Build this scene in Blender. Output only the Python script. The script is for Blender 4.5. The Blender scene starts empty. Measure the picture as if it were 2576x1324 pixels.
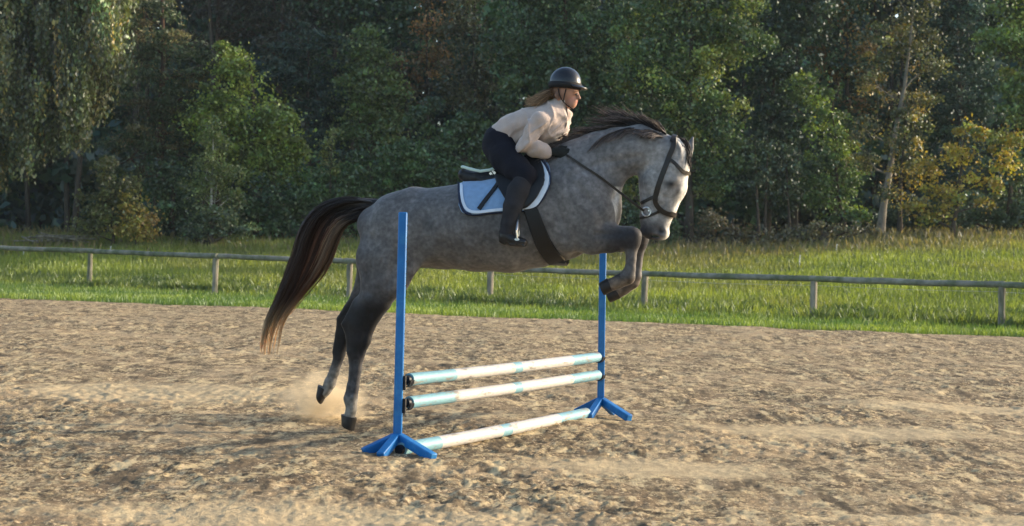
import bpy, bmesh, math, random
import numpy as np
from mathutils import Vector, Matrix
from mathutils.bvhtree import BVHTree

random.seed(7)
rng = np.random.default_rng(11)
scene = bpy.context.scene
COL = scene.collection

# ------------------------------------------------------------------ camera
F, CX, CY = 3730.0, 1288.0, 662.0        # focal length and centre in reference units (frame 2576 wide)
CAM = np.array([0.0, 0.0, 1.26])
PITCH, ROLL = math.radians(0.32), math.radians(1.6)
_f = np.array([0, math.cos(PITCH), -math.sin(PITCH)])
_u0 = np.array([0, math.sin(PITCH), math.cos(PITCH)])
_r0 = np.array([1.0, 0, 0])
_r = _r0 * math.cos(ROLL) + _u0 * math.sin(ROLL)
_u = _u0 * math.cos(ROLL) - _r0 * math.sin(ROLL)
cam_data = bpy.data.cameras.new('camera')
cam = bpy.data.objects.new('camera', cam_data)
COL.objects.link(cam)
cam.matrix_world = Matrix(((_r[0], _u[0], -_f[0], CAM[0]), (_r[1], _u[1], -_f[1], CAM[1]),
                           (_r[2], _u[2], -_f[2], CAM[2]), (0, 0, 0, 1)))
cam_data.sensor_width = 36.0
cam_data.lens = F / 2576 * 36.0
cam_data.clip_start, cam_data.clip_end = 0.1, 2000
cam_data.dof.use_dof = True
cam_data.dof.focus_distance = 10.2
cam_data.dof.aperture_fstop = 4.5
scene.camera = cam

# ------------------------------------------------------------------ light
SUN_EL, SUN_AZ = math.radians(17), math.radians(75)     # azimuth from the view axis (+Y) towards +X
sun_dir = Vector((math.sin(SUN_AZ) * math.cos(SUN_EL), math.cos(SUN_AZ) * math.cos(SUN_EL), math.sin(SUN_EL)))
sl = bpy.data.lights.new('sun', 'SUN')
sl.energy, sl.angle, sl.color = 2.8, math.radians(1.0), (1.0, 0.84, 0.64)
sun = bpy.data.objects.new('sun', sl)
COL.objects.link(sun)
sun.rotation_euler = sun_dir.to_track_quat('Z', 'Y').to_euler()
world = bpy.data.worlds.new('World')
scene.world = world
world.use_nodes = True
wn = world.node_tree
for n in list(wn.nodes):
    wn.nodes.remove(n)
_o = wn.nodes.new('ShaderNodeOutputWorld')
_b = wn.nodes.new('ShaderNodeBackground')
_s = wn.nodes.new('ShaderNodeTexSky')
_s.sky_type = 'NISHITA'
_s.sun_disc = False
_s.sun_elevation, _s.sun_rotation = SUN_EL, SUN_AZ
_s.air_density, _s.dust_density, _s.ozone_density = 1.0, 2.0, 1.0
_b.inputs['Strength'].default_value = 0.15
wn.links.new(_s.outputs[0], _b.inputs[0])
wn.links.new(_b.outputs[0], _o.inputs[0])
vs = scene.view_settings
vs.view_transform, vs.look, vs.exposure, vs.gamma = 'Standard', 'None', 1.2, 1.0
vs.use_curve_mapping = False
scene.render.engine = 'CYCLES'
scene.cycles.use_denoising = True
scene.cycles.max_bounces = 6
scene.cycles.transparent_max_bounces = 8
scene.cycles.volume_bounces = 3
scene.cycles.volume_max_steps = 256

# ------------------------------------------------------------------ places
def ray(x, y):
    d = _f + (x - CX) / F * _r - (y - CY) / F * _u
    return d / np.linalg.norm(d)

def ground(x, y, z=0.0):
    d = ray(x, y)
    return CAM + d * ((z - CAM[2]) / d[2])

def at_y(x, y, Y):
    d = ray(x, y)
    return CAM + d * (Y / d[1])

def pix(P):
    q = np.asarray(P) - CAM
    dz = q @ _f
    return np.stack([CX + F * (q @ _r) / dz, CY - F * (q @ _u) / dz], -1)

# the horse's own frame: u forward, w sideways (towards the rider's right leg), z up
YAW = math.radians(12)
HU = np.array([math.cos(YAW), -math.sin(YAW), 0.0])
HN = np.array([-math.sin(YAW), -math.cos(YAW), 0.0])
HO = at_y(1225, 640, 10.35)
HO[2] = 0.0
S = 356.0                                # reference units per metre at the horse

def Lp(x, y, w=0.0):
    """point of the horse frame seen at (x, y), w metres off its middle plane"""
    d = ray(x, y)
    s = (w - (CAM - HO) @ HN) / (d @ HN)
    p = CAM + s * d
    return np.array([(p - HO) @ HU, w, p[2]])

def to_world(V):
    V = np.asarray(V, float)
    return HO + V[..., 0:1] * HU + V[..., 1:2] * HN + V[..., 2:3] * np.array([0, 0, 1.0])

def Wp(x, y, w=0.0):
    return to_world(Lp(x, y, w))

# ------------------------------------------------------------------ noise
def _hash(ix, iy, seed):
    h = (ix.astype(np.int64) * 374761393 + iy.astype(np.int64) * 668265263 + seed * 1442695041) & 0x7fffffff
    h = ((h ^ (h >> 13)) * 1274126177) & 0x7fffffff
    return ((h ^ (h >> 16)) & 0xffff) / 65535.0

def vnoise(x, y, seed=0):
    ix, iy = np.floor(x), np.floor(y)
    fx, fy = x - ix, y - iy
    fx = fx * fx * fx * (fx * (fx * 6 - 15) + 10)
    fy = fy * fy * fy * (fy * (fy * 6 - 15) + 10)
    a = _hash(ix, iy, seed); b = _hash(ix + 1, iy, seed)
    c = _hash(ix, iy + 1, seed); d = _hash(ix + 1, iy + 1, seed)
    return (a + (b - a) * fx) * (1 - fy) + (c + (d - c) * fx) * fy

def fbm(x, y, seed=0, octs=3):
    s, a, t = 0, 1.0, 0
    for k in range(octs):
        s = s + a * vnoise(x * 2 ** k + 17.3 * k, y * 2 ** k - 9.1 * k, seed + k); t += a; a *= 0.5
    return s / t

def sstep(a, b, x):
    t = np.clip((x - a) / (b - a), 0, 1)
    return t * t * (3 - 2 * t)

# ------------------------------------------------------------------ meshes and objects
def mesh_np(name, V, Fc, cols=None, smooth=False):
    V = np.ascontiguousarray(V, np.float32)
    Fc = np.ascontiguousarray(Fc, np.int32)
    me = bpy.data.meshes.new(name)
    k = Fc.shape[1]
    me.vertices.add(len(V)); me.vertices.foreach_set('co', V.ravel())
    me.loops.add(Fc.size); me.loops.foreach_set('vertex_index', Fc.ravel())
    me.polygons.add(len(Fc)); me.polygons.foreach_set('loop_start', np.arange(len(Fc), dtype=np.int32) * k)
    if smooth:
        me.polygons.foreach_set('use_smooth', np.ones(len(Fc), bool))
    if cols is not None:
        at = me.color_attributes.new('col', 'FLOAT_COLOR', 'POINT')
        c4 = np.ones((len(V), 4), np.float32); c4[:, :3] = cols
        at.data.foreach_set('color', c4.ravel())
    me.update(calc_edges=True)
    return me

def link(name, me, mats, parent=None, loc=None):
    o = bpy.data.objects.new(name, me)
    COL.objects.link(o)
    for m in (mats if isinstance(mats, (list, tuple)) else [mats]):
        me.materials.append(m)
    if parent is not None:
        o.parent = parent
    if loc is not None:
        o.location = loc
    return o

class MB:
    """collects tubes, boxes and faces (world coordinates) into one mesh"""
    def __init__(s):
        s.v, s.f, s.m, s.c = [], [], [], []
    def add(s, V, Fs, mi=0, col=None):
        o = len(s.v)
        s.v += [tuple(map(float, p)) for p in V]
        s.f += [tuple(int(i) + o for i in f) for f in Fs]
        s.m += [mi] * len(Fs)
        s.c += [col if col is not None else (1, 1, 1)] * len(V)
        return s
    def tube(s, pts, rad, n=8, mi=0, cap=True, col=None, squash=1.0, up=None):
        pts = np.asarray(pts, float)
        rad = np.full(len(pts), rad) if np.isscalar(rad) else np.asarray(rad, float)
        T = np.gradient(pts, axis=0); T /= np.linalg.norm(T, axis=1)[:, None] + 1e-9
        ref = np.array(up if up is not None else ([0, 0, 1.0] if abs(T[0][2]) < 0.9 else [1.0, 0, 0]), float)
        V, Fs = [], []
        for i in range(len(pts)):
            a = np.cross(T[i], ref)
            if np.linalg.norm(a) < 1e-6: a = np.array([1.0, 0, 0])
            a /= np.linalg.norm(a); b = np.cross(a, T[i])
            for j in range(n):
                th = 2 * math.pi * (j + 0.5) / n
                V.append(pts[i] + rad[i] * (a * math.cos(th) + b * math.sin(th) * squash))
        for i in range(len(pts) - 1):
            for j in range(n):
                k = (j + 1) % n
                Fs.append((i * n + j, i * n + k, (i + 1) * n + k, (i + 1) * n + j))
        if cap:
            Fs.append(tuple(range(n))[::-1]); Fs.append(tuple((len(pts) - 1) * n + j for j in range(n)))
        return s.add(V, Fs, mi, col)
    def build(s, name, mats, parent=None, base=(0, 0, 0), smooth=True, bevel=0.0, cols=False, auto=35):
        base = np.asarray(base, float)
        me = bpy.data.meshes.new(name)
        me.from_pydata([tuple(np.array(p) - base) for p in s.v], [], s.f)
        bm = bmesh.new(); bm.from_mesh(me)
        bmesh.ops.recalc_face_normals(bm, faces=bm.faces)
        bm.to_mesh(me); bm.free()
        me.polygons.foreach_set('material_index', s.m)
        if cols:
            at = me.color_attributes.new('col', 'FLOAT_COLOR', 'POINT')
            at.data.foreach_set('color', np.array([(*c, 1.0) for c in s.c], np.float32).ravel())
        if smooth:
            me.polygons.foreach_set('use_smooth', np.ones(len(me.polygons), bool))
            try: me.set_sharp_from_angle(angle=math.radians(auto))
            except Exception: pass
        o = link(name, me, mats, parent)
        if parent is None:
            o.location = base
        if bevel:
            b = o.modifiers.new('bevel', 'BEVEL'); b.width = bevel; b.segments = 2; b.limit_method = 'ANGLE'
        return o

def tag(o, label=None, cat=None, group=None, kind=None):
    if label: o['label'] = label
    if cat: o['category'] = cat
    if group: o['group'] = group
    if kind: o['kind'] = kind
    return o

def thing(name, loc, label, cat, group=None):
    o = bpy.data.objects.new(name, None)
    o.empty_display_size = 0.2
    COL.objects.link(o); o.location = tuple(loc)
    return tag(o, label, cat, group)

# ------------------------------------------------------------------ materials
def material(name, base=(.5, .5, .5), rough=.7, var=.2, scale=6.0, bump=0.0, bscale=60.0, metallic=0.0, spec=.3,
             attr=False, second=None, sfac=(.45, .6), sscale=5.0, coat=0.0, sheen=0.0, stretch=(1, 1, 1), bdist=.01):
    m = bpy.data.materials.new(name); m.use_nodes = True
    t = m.node_tree; N = t.nodes; K = t.links
    p = N['Principled BSDF']
    tc = N.new('ShaderNodeTexCoord')
    mp = N.new('ShaderNodeMapping'); mp.inputs['Scale'].default_value = stretch
    K.new(tc.outputs['Object'], mp.inputs[0])
    no = N.new('ShaderNodeTexNoise'); no.inputs['Scale'].default_value = scale; no.inputs['Detail'].default_value = 6
    K.new(mp.outputs[0], no.inputs['Vector'])
    mr = N.new('ShaderNodeMapRange'); mr.inputs[1].default_value = .3; mr.inputs[2].default_value = .7
    mr.inputs[3].default_value = 1 - var; mr.inputs[4].default_value = 1 + var
    K.new(no.outputs[0], mr.inputs[0])
    if attr:
        src = N.new('ShaderNodeAttribute'); src.attribute_name = 'col'; csock = src.outputs['Color']
    else:
        src = N.new('ShaderNodeRGB'); src.outputs[0].default_value = (*base, 1); csock = src.outputs[0]
    if second is not None:
        n2 = N.new('ShaderNodeTexNoise'); n2.inputs['Scale'].default_value = sscale; n2.inputs['Detail'].default_value = 8
        n2.inputs['Roughness'].default_value = .65
        K.new(mp.outputs[0], n2.inputs['Vector'])
        m2 = N.new('ShaderNodeMapRange'); m2.inputs[1].default_value, m2.inputs[2].default_value = sfac
        K.new(n2.outputs[0], m2.inputs[0])
        mx = N.new('ShaderNodeMix'); mx.data_type = 'RGBA'
        K.new(m2.outputs[0], mx.inputs[0]); K.new(csock, mx.inputs[6]); mx.inputs[7].default_value = (*second, 1)
        csock = mx.outputs[2]
    vm = N.new('ShaderNodeVectorMath'); vm.operation = 'SCALE'
    K.new(csock, vm.inputs[0]); K.new(mr.outputs[0], vm.inputs['Scale'])
    K.new(vm.outputs[0], p.inputs['Base Color'])
    p.inputs['Roughness'].default_value = rough
    p.inputs['Metallic'].default_value = metallic
    p.inputs['Specular IOR Level'].default_value = spec
    p.inputs['Coat Weight'].default_value = coat
    p.inputs['Sheen Weight'].default_value = sheen
    if bump:
        nb = N.new('ShaderNodeTexNoise'); nb.inputs['Scale'].default_value = bscale; nb.inputs['Detail'].default_value = 5
        K.new(mp.outputs[0], nb.inputs['Vector'])
        bp = N.new('ShaderNodeBump'); bp.inputs['Strength'].default_value = bump; bp.inputs['Distance'].default_value = bdist
        K.new(nb.outputs[0], bp.inputs['Height']); K.new(bp.outputs[0], p.inputs['Normal'])
    return m

def foliage_material(name, trans=.4, gloss=.09, warm=(1.25, 1.2, .55)):
    m = bpy.data.materials.new(name); m.use_nodes = True
    t = m.node_tree; N = t.nodes; K = t.links
    N.remove(N['Principled BSDF'])
    out = N['Material Output']
    a = N.new('ShaderNodeAttribute'); a.attribute_name = 'col'
    d = N.new('ShaderNodeBsdfDiffuse'); K.new(a.outputs['Color'], d.inputs[0])
    tr = N.new('ShaderNodeBsdfTranslucent')
    vm = N.new('ShaderNodeVectorMath'); vm.operation = 'MULTIPLY'; vm.inputs[1].default_value = warm
    K.new(a.outputs['Color'], vm.inputs[0]); K.new(vm.outputs[0], tr.inputs[0])
    m1 = N.new('ShaderNodeMixShader'); m1.inputs[0].default_value = trans
    K.new(d.outputs[0], m1.inputs[1]); K.new(tr.outputs[0], m1.inputs[2])
    g = N.new('ShaderNodeBsdfGlossy'); g.inputs['Roughness'].default_value = .5; g.inputs[0].default_value = (.7, .75, .8, 1)
    m2 = N.new('ShaderNodeMixShader'); m2.inputs[0].default_value = gloss
    K.new(m1.outputs[0], m2.inputs[1]); K.new(g.outputs[0], m2.inputs[2]); K.new(m2.outputs[0], out.inputs[0])
    return m

# ------------------------------------------------------------------ smooth solids from blended tapered segments
def _seg(P, A, B):
    # station: (u, w, z, r, b)
    A, B = np.asarray(A, np.float32), np.asarray(B, np.float32)
    d = B[:3] - A[:3]; dd = float(d @ d) + 1e-9
    t = np.clip((P - A[:3]) @ d / dd, 0, 1)
    q = P - (A[:3] + t[..., None] * d)
    a = A[3] + (B[3] - A[3]) * t; b = A[4] + (B[4] - A[4]) * t
    in2 = q[..., 0] ** 2 + q[..., 2] ** 2; w2 = q[..., 1] ** 2
    k0 = np.sqrt(in2 / a ** 2 + w2 / b ** 2)
    k1 = np.sqrt(in2 / a ** 4 + w2 / b ** 4)
    return k0 * (k0 - 1) / np.maximum(k1, 1e-6)

def _smin(a, b, k):
    if k <= 0: return np.minimum(a, b)
    h = np.maximum(k - np.abs(a - b), 0) / k
    return np.minimum(a, b) - h * h * k * .25

def sdf_mesh(chains, voxel, cuts=(), smooth=2, pad=.03, post=None):
    """chains: list of (stations, k_inside, k_to_the_rest); cuts: chains taken away. Returns V (u,w,z) and quads"""
    allp = np.array([s for c in chains for s in c[0]], float)
    lo = (allp[:, :3] - np.maximum(allp[:, 3:4], allp[:, 4:5])).min(0) - pad
    hi = (allp[:, :3] + np.maximum(allp[:, 3:4], allp[:, 4:5])).max(0) + pad
    n = np.ceil((hi - lo) / voxel).astype(int) + 1
    ax = [(lo[i] + np.arange(n[i]) * voxel).astype(np.float32) for i in range(3)]
    Fld = np.full(n, 1.0, np.float32)
    def box(st, m):
        st = np.array(st, float); r = np.maximum(st[:, 3:4], st[:, 4:5]) + m
        a = (st[:, :3] - r).min(0); b = (st[:, :3] + r).max(0)
        i0 = np.clip(np.floor((a - lo) / voxel).astype(int), 0, n); i1 = np.clip(np.ceil((b - lo) / voxel).astype(int) + 1, 0, n)
        return tuple(slice(i0[i], i1[i]) for i in range(3)), i0
    def chain_field(st, ki, m):
        sl, i0 = box(st, m)
        shp = tuple(s.stop - s.start for s in sl)
        f = np.full(shp, 1.0, np.float32)
        if len(st) == 1: st = [st[0], st[0]]
        for A, B in zip(st[:-1], st[1:]):
            s2, j0 = box([A, B], m)
            loc = tuple(slice(s2[i].start - i0[i], s2[i].stop - i0[i]) for i in range(3))
            G = np.stack(np.meshgrid(ax[0][s2[0]], ax[1][s2[1]], ax[2][s2[2]], indexing='ij'), -1)
            f[loc] = _smin(f[loc], _seg(G, A, B), ki)
        return sl, f
    for st, ki, ko in chains:
        sl, f = chain_field(st, ki, ko + ki + 2.5 * voxel)
        Fld[sl] = _smin(Fld[sl], f, ko)
    for st, ki, ko in cuts:
        sl, f = chain_field(st, ki, ko + 2.5 * voxel)
        Fld[sl] = -_smin(-Fld[sl], f, ko)
    if post is not None:
        Fld = post(Fld, ax)
    V, Q = surface_nets(Fld, lo, voxel)
    return relax(V, Q, smooth), Q

def surface_nets(Fl, lo, h):
    s = Fl < 0
    cnt = np.zeros(tuple(d - 1 for d in Fl.shape), np.int8)
    offs = [(i, j, k) for i in (0, 1) for j in (0, 1) for k in (0, 1)]
    nx, ny, nz = cnt.shape
    for (i, j, k) in offs:
        cnt += s[i:i + nx, j:j + ny, k:k + nz]
    I = np.argwhere((cnt > 0) & (cnt < 8))
    cv = np.stack([Fl[I[:, 0] + o[0], I[:, 1] + o[1], I[:, 2] + o[2]] for o in offs], 1)
    acc = np.zeros((len(I), 3)); num = np.zeros(len(I))
    for a in range(8):
        for b in range(a + 1, 8):
            oa, ob = np.array(offs[a]), np.array(offs[b])
            if np.abs(oa - ob).sum() != 1: continue
            fa, fb = cv[:, a], cv[:, b]
            m = (fa < 0) != (fb < 0)
            t = fa[m] / (fa[m] - fb[m])
            acc[m] += oa + t[:, None] * (ob - oa); num[m] += 1
    V = lo + (I + acc / num[:, None]) * h
    vid = np.full(cnt.shape, -1, np.int64); vid[I[:, 0], I[:, 1], I[:, 2]] = np.arange(len(I))
    quads = []
    for a in range(3):
        b, c = (a + 1) % 3, (a + 2) % 3
        sh = [slice(None)] * 3; s0 = list(sh); s1 = list(sh)
        s0[a] = slice(0, -1); s1[a] = slice(1, None)
        A, B = s[tuple(s0)], s[tuple(s1)]
        E = np.argwhere(A != B)
        ok = (E[:, b] > 0) & (E[:, c] > 0) & (E[:, b] < Fl.shape[b] - 1) & (E[:, c] < Fl.shape[c] - 1)
        E = E[ok]
        inside = A[E[:, 0], E[:, 1], E[:, 2]]
        def g(db, dc):
            J = E.copy(); J[:, b] -= db; J[:, c] -= dc
            return vid[J[:, 0], J[:, 1], J[:, 2]]
        q = np.stack([g(1, 1), g(0, 1), g(0, 0), g(1, 0)], 1)
        q[~inside] = q[~inside][:, ::-1]
        quads.append(q)
    Q = np.concatenate(quads); Q = Q[(Q >= 0).all(1)]
    return V, Q

def relax(V, Q, it):
    if it <= 0: return V
    e = np.concatenate([Q[:, [0, 1]], Q[:, [1, 2]], Q[:, [2, 3]], Q[:, [3, 0]]])
    deg = np.bincount(e[:, 0], minlength=len(V)) + np.bincount(e[:, 1], minlength=len(V))
    def lap(X):
        out = np.zeros_like(X)
        for k in range(3):
            out[:, k] = np.bincount(e[:, 0], X[e[:, 1], k], len(X)) + np.bincount(e[:, 1], X[e[:, 0], k], len(X))
        return out / np.maximum(deg, 1)[:, None] - X
    for _ in range(it):
        V = V + .5 * lap(V); V = V - .52 * lap(V)
    return V

def vnormals(V, Q):
    n = np.cross(V[Q[:, 2]] - V[Q[:, 0]], V[Q[:, 3]] - V[Q[:, 1]])
    N = np.zeros_like(V)
    for c in range(4):
        for k in range(3):
            N[:, k] += np.bincount(Q[:, c], n[:, k], len(V))
    return N / (np.linalg.norm(N, axis=1)[:, None] + 1e-12)

def st(x, y, r, b=None, w=0.0):
    """station from reference units; w in units as well"""
    p = Lp(x, y, w / S)
    return (*p, r / S, (b if b is not None else r) / S)

def sdf_object(name, chains, voxel, mats, parent, base, cuts=(), smooth=2, colour=None, disp=None, post=None):
    V, Q = sdf_mesh(chains, voxel, cuts, smooth, post=post)
    W = to_world(V)
    if disp is not None:
        W = W + vnormals(W, Q[:, ::-1]) * disp(W, V)[:, None]
    me = mesh_np(name, W - np.asarray(base), Q[:, ::-1], colour(W, V) if colour else None, smooth=True)
    o = link(name, me, mats, parent)
    return o, W, Q[:, ::-1]
# ================================================================== SETTING
# arena edge and fence line on the flat ground
E0, E1 = ground(0, 750), ground(2576, 850)
def edge_y(x):
    return E0[1] + (x - E0[0]) * (E1[1] - E0[1]) / (E1[0] - E0[0])
FENCE_PX = [(-370, 704, 607), (-75, 716, 619), (225, 727, 631), (540, 745, 644), (878, 756, 657), (1232, 771, 675), (1620, 784, 689), (2045, 808, 701), (2518, 831, 716), (2830, 850, 729), (3170, 869, 744)]
FB = [ground(x, y) for x, y, _ in FENCE_PX]
_fx = np.array([p[0] for p in FB]); _fy = np.array([p[1] for p in FB])
_fl = np.polyfit(_fx, _fy, 1)
def fence_y(x): return _fl[0] * x + _fl[1]

YT = 54.0
_bx = np.array([-900, 0, 400, 700, 1100, 1700, 1950, 2200, 2576, 3400.])
_by = np.array([590, 603, 603, 608, 615, 622, 622, 600, 588, 600.])
_tb = np.array([at_y(a, b, YT) for a, b in zip(_bx, _by)])
_tt = _tb[:, 0] / YT
def terrain(x, y):
    x = np.asarray(x, float); y = np.asarray(y, float)
    zt = np.interp(x / np.maximum(y, 1), _tt, _tb[:, 2])
    yf = fence_y(x) + 0.8
    s = np.clip((y - yf) / (YT - yf), 0, 1.35)
    return zt * np.where(s < 1, s ** 1.15, 1 + (s - 1) * .5) + .05 * (fbm(x * .35, y * .35, 5) - .5) * sstep(0, .1, s)

# --- ground sheet reaching the horizon (under everything)
gm = material('earth', (.10, .085, .05), .95, .3, .6, bump=.3, bscale=6, second=(.07, .09, .03), sfac=(.4, .6), sscale=.4)
g = MB(); g.add([(-900, -200, -.35), (900, -200, -.35), (900, 900, -.35), (-900, 900, -.35)], [(0, 1, 2, 3)])
tag(g.build('ground', gm, smooth=False), kind='structure')

# --- sand of the riding arena
def sand_h(x, y):
    w1 = fbm(x * 1.3, y * 1.3, 3, 2)
    rgh = sstep(.35, .65, fbm(x * .8 + 4, y * .5, 44, 3))
    h = .062 * (fbm(x * .9, y * .9, 40, 2) - .5)
    wx, wy = vnoise(x * 9, y * 9, 7) - .5, vnoise(x * 9, y * 9, 8) - .5
    a = vnoise(x * 5.2 + 1.5 * w1, y * 5.2, 21); h += .017 * (a - .5)
    b = np.abs(2 * vnoise(x * 10 + wx * 1.6, y * 10 + wy * 1.6, 31) - 1); h += (.008 + .012 * rgh) * (b - .4)
    c = np.abs(2 * vnoise(x * 20 + wy * 2, y * 20 + wx * 2, 51) - 1); h += (.006 + .009 * rgh) * (c - .4)
    d = np.abs(2 * vnoise(x * 38 + wx * 3, y * 38, 57) - 1); h += .008 * (d - .4)
    h += .004 * (vnoise(x * 70, y * 70, 61) - .5)
    flat = np.exp(-(((x - .85) / .75) ** 2 + ((y - 8.9) / .42) ** 2)) + .8 * np.exp(-(((x - 2.4) / 1.2) ** 2 + ((y - 11.2) / .35) ** 2))
    trk = .5 * np.exp(-((y - 11.6 + .25 * x) / .45) ** 2) * sstep(0, 2, x)
    return h * (1 - .75 * np.clip(flat, 0, 1)) * (1 - trk)
def pale(x, y):
    # dry, smoothed patches of paler sand round the jump
    e = .35 * (fbm(x * 2.2, y * 2.2, 66, 3) - .5)
    q = [((.95, 8.95), (.85, .45)), ((2.6, 11.1), (1.3, .45)), ((4.2, 13.2), (1.5, .5)), ((-2.9, 12.6), (1.4, .9)), ((-.9, 7.0), (1.3, .35)), ((2.5, 7.3), (1.2, .25))]
    return np.max([1 - sstep(.5, 1.25, np.hypot((x - c[0]) / r[0], (y - c[1]) / r[1]) + e) for c, r in q], 0)
rows = [5.4]
while rows[-1] < 40: rows.append(rows[-1] * 1.0028 + .0005)
rows = np.array(rows)
tcol = np.concatenate([np.linspace(-2.2, -.45, 60), np.linspace(-.44, .44, 520), np.linspace(.45, 2.2, 60)])
RY, TX = np.meshgrid(rows, tcol, indexing='ij')
SX = TX * RY; SY = RY
SZ = sand_h(SX, SY)
over = SY - edge_y(SX)                           # sinks away under the grass past the arena edge
SZ = SZ * (1 - sstep(-.2, .5, over)) - .10 * sstep(0, 1.0, over)
nr, nc = RY.shape
idx = np.arange(nr * nc).reshape(nr, nc)
SQ = np.stack([idx[:-1, :-1], idx[:-1, 1:], idx[1:, 1:], idx[1:, :-1]], -1).reshape(-1, 4)
keep = (over.ravel()[SQ] < 1.2).all(1)
SQ = SQ[keep]
used = np.unique(SQ); remap = np.full(nr * nc, -1); remap[used] = np.arange(len(used))
SV = np.stack([SX.ravel(), SY.ravel(), SZ.ravel()], 1)[used]
def sand_material():
    m = bpy.data.materials.new('arena_sand'); m.use_nodes = True
    t = m.node_tree; N = t.nodes; K = t.links; p = N['Principled BSDF']
    tc = N.new('ShaderNodeTexCoord')
    mpd = N.new('ShaderNodeMapping'); mpd.inputs['Scale'].default_value = (1, .34, 1); mpd.inputs['Rotation'].default_value = (0, 0, .25); K.new(tc.outputs['Object'], mpd.inputs[0])
    def noise(sc, det, rough=.6, drag=False):
        n = N.new('ShaderNodeTexNoise'); n.inputs['Scale'].default_value = sc; n.inputs['Detail'].default_value = det
        n.inputs['Roughness'].default_value = rough; K.new(mpd.outputs[0] if drag else tc.outputs['Object'], n.inputs['Vector']); return n.outputs[0]
    def ramp(s, a, b):
        r = N.new('ShaderNodeMapRange'); r.inputs[1].default_value, r.inputs[2].default_value = a, b; K.new(s, r.inputs[0]); return r.outputs[0]
    def mix(f, a, b):
        x = N.new('ShaderNodeMix'); x.data_type = 'RGBA'; K.new(f, x.inputs[0])
        for s, i in ((a, 6), (b, 7)):
            if isinstance(s, tuple): x.inputs[i].default_value = (*s, 1)
            else: K.new(s, x.inputs[i])
        return x.outputs[2]
    c = mix(ramp(noise(8.5, 8, .72), .43, .57), (.098, .075, .049), (.585, .452, .25))
    c = mix(ramp(noise(7.0, 5, .7, True), .53, .62), c, (.105, .078, .05))
    c = mix(ramp(noise(8.0, 4, .7, True), .57, .66), c, (.62, .465, .27))
    c = mix(ramp(noise(3.2, 5, .65, True), .52, .60), c, (.175, .128, .078))
    c = mix(ramp(noise(2.9, 5, .6), .50, .66), c, (.22, .165, .105))
    c = mix(ramp(noise(3.7, 5, .6), .56, .68), c, (.56, .42, .245))
    c = mix(ramp(noise(21, 5, .75), .52, .62), c, (.10, .074, .05))
    c = mix(ramp(noise(.55, 4), .45, .72), c, (.37, .28, .17))
    c = mix(ramp(noise(31, 3), .58, .66), c, (.60, .46, .28))
    mpd.inputs['Scale'].default_value = (1, .30, 1)
    c = mix(ramp(noise(4.6, 4, .7, True), .54, .62), c, (.125, .096, .062)); c = mix(ramp(noise(5.3, 4, .7, True), .56, .64), c, (.56, .44, .255))
    at_ = N.new('ShaderNodeAttribute'); at_.attribute_name = 'col'
    pf = N.new('ShaderNodeMath'); pf.operation = 'MULTIPLY'; pf.inputs[1].default_value = .62; K.new(at_.outputs['Fac'], pf.inputs[0])
    c = mix(pf.outputs[0], c, (.56, .44, .265))
    K.new(c, p.inputs['Base Color'])
    p.inputs['Roughness'].default_value = .95; p.inputs['Specular IOR Level'].default_value = .1
    b = N.new('ShaderNodeBump'); b.inputs['Strength'].default_value = .7; b.inputs['Distance'].default_value = .012
    K.new(noise(75, 6, .7), b.inputs['Height']); K.new(b.outputs[0], p.inputs['Normal'])
    return m
sand_me = mesh_np('arena_sand', SV, remap[SQ], np.repeat(pale(SV[:, 0], SV[:, 1])[:, None], 3, 1), smooth=True)
tag(link('arena_sand', sand_me, sand_material()), kind='structure')

# --- field (bank rising gently to the wood)
fxs = np.linspace(-75, 75, 240); fys = np.concatenate([np.arange(25.5, 60, .45), np.linspace(61, 130, 20)])
GX, GY = np.meshgrid(fxs, fys)
GZ = terrain(GX, GY) - .02
ins = GY - edge_y(GX)
GZ = np.where(ins < 0, -.2, GZ); GZ = np.where((ins >= 0) & (ins < .5), -.04, GZ)
gi = np.arange(GX.size).reshape(GX.shape)
GQ = np.stack([gi[:-1, :-1], gi[:-1, 1:], gi[1:, 1:], gi[1:, :-1]], -1).reshape(-1, 4)
GQ = GQ[(ins.ravel()[GQ] > -.6).all(1)]
gu = np.unique(GQ); gr = np.full(GX.size, -1); gr[gu] = np.arange(len(gu))
fm = material('meadow', (.12, .16, .03), .95, .3, 1.2, bump=.5, bscale=14, second=(.08, .11, .024), sfac=(.45, .6), sscale=.8)
tag(link('meadow', mesh_np('meadow', np.stack([GX.ravel(), GY.ravel(), GZ.ravel()], 1)[gu], gr[GQ], smooth=True), fm), kind='structure')

# --- grass blades
def blades(x, y, z, h, w, col, lean=.35):
    n = len(x)
    th = rng.uniform(0, 2 * math.pi, n); ph = rng.uniform(0, 2 * math.pi, n)
    wx, wy = np.cos(th) * w / 2, np.sin(th) * w / 2
    lx, ly = np.cos(ph) * h * lean * rng.uniform(.2, 1.2, n), np.sin(ph) * h * lean * rng.uniform(.2, 1.2, n)
    V = np.empty((n, 5, 3), np.float32)
    V[:, 0] = np.stack([x - wx, y - wy, z - .02], 1); V[:, 1] = np.stack([x + wx, y + wy, z - .02], 1)
    V[:, 2] = np.stack([x + wx * .8 + lx * .35, y + wy * .8 + ly * .35, z + h * .6], 1)
    V[:, 3] = np.stack([x - wx * .8 + lx * .35, y - wy * .8 + ly * .35, z + h * .6], 1)
    V[:, 4] = np.stack([x + lx, y + ly, z + h], 1)
    i = np.arange(n)[:, None] * 5
    V = V[:, [0, 1, 2, 4]]; i = np.arange(n)[:, None] * 4        # two triangles: bent blade
    T = np.concatenate([i + [0, 1, 2], i + [0, 2, 3]], 0)
    return V.reshape(-1, 3), T, np.repeat(col, 4, 0)
grass_m = foliage_material('grass_blades', .45, .05, (1.25, 1.2, .5))
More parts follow.
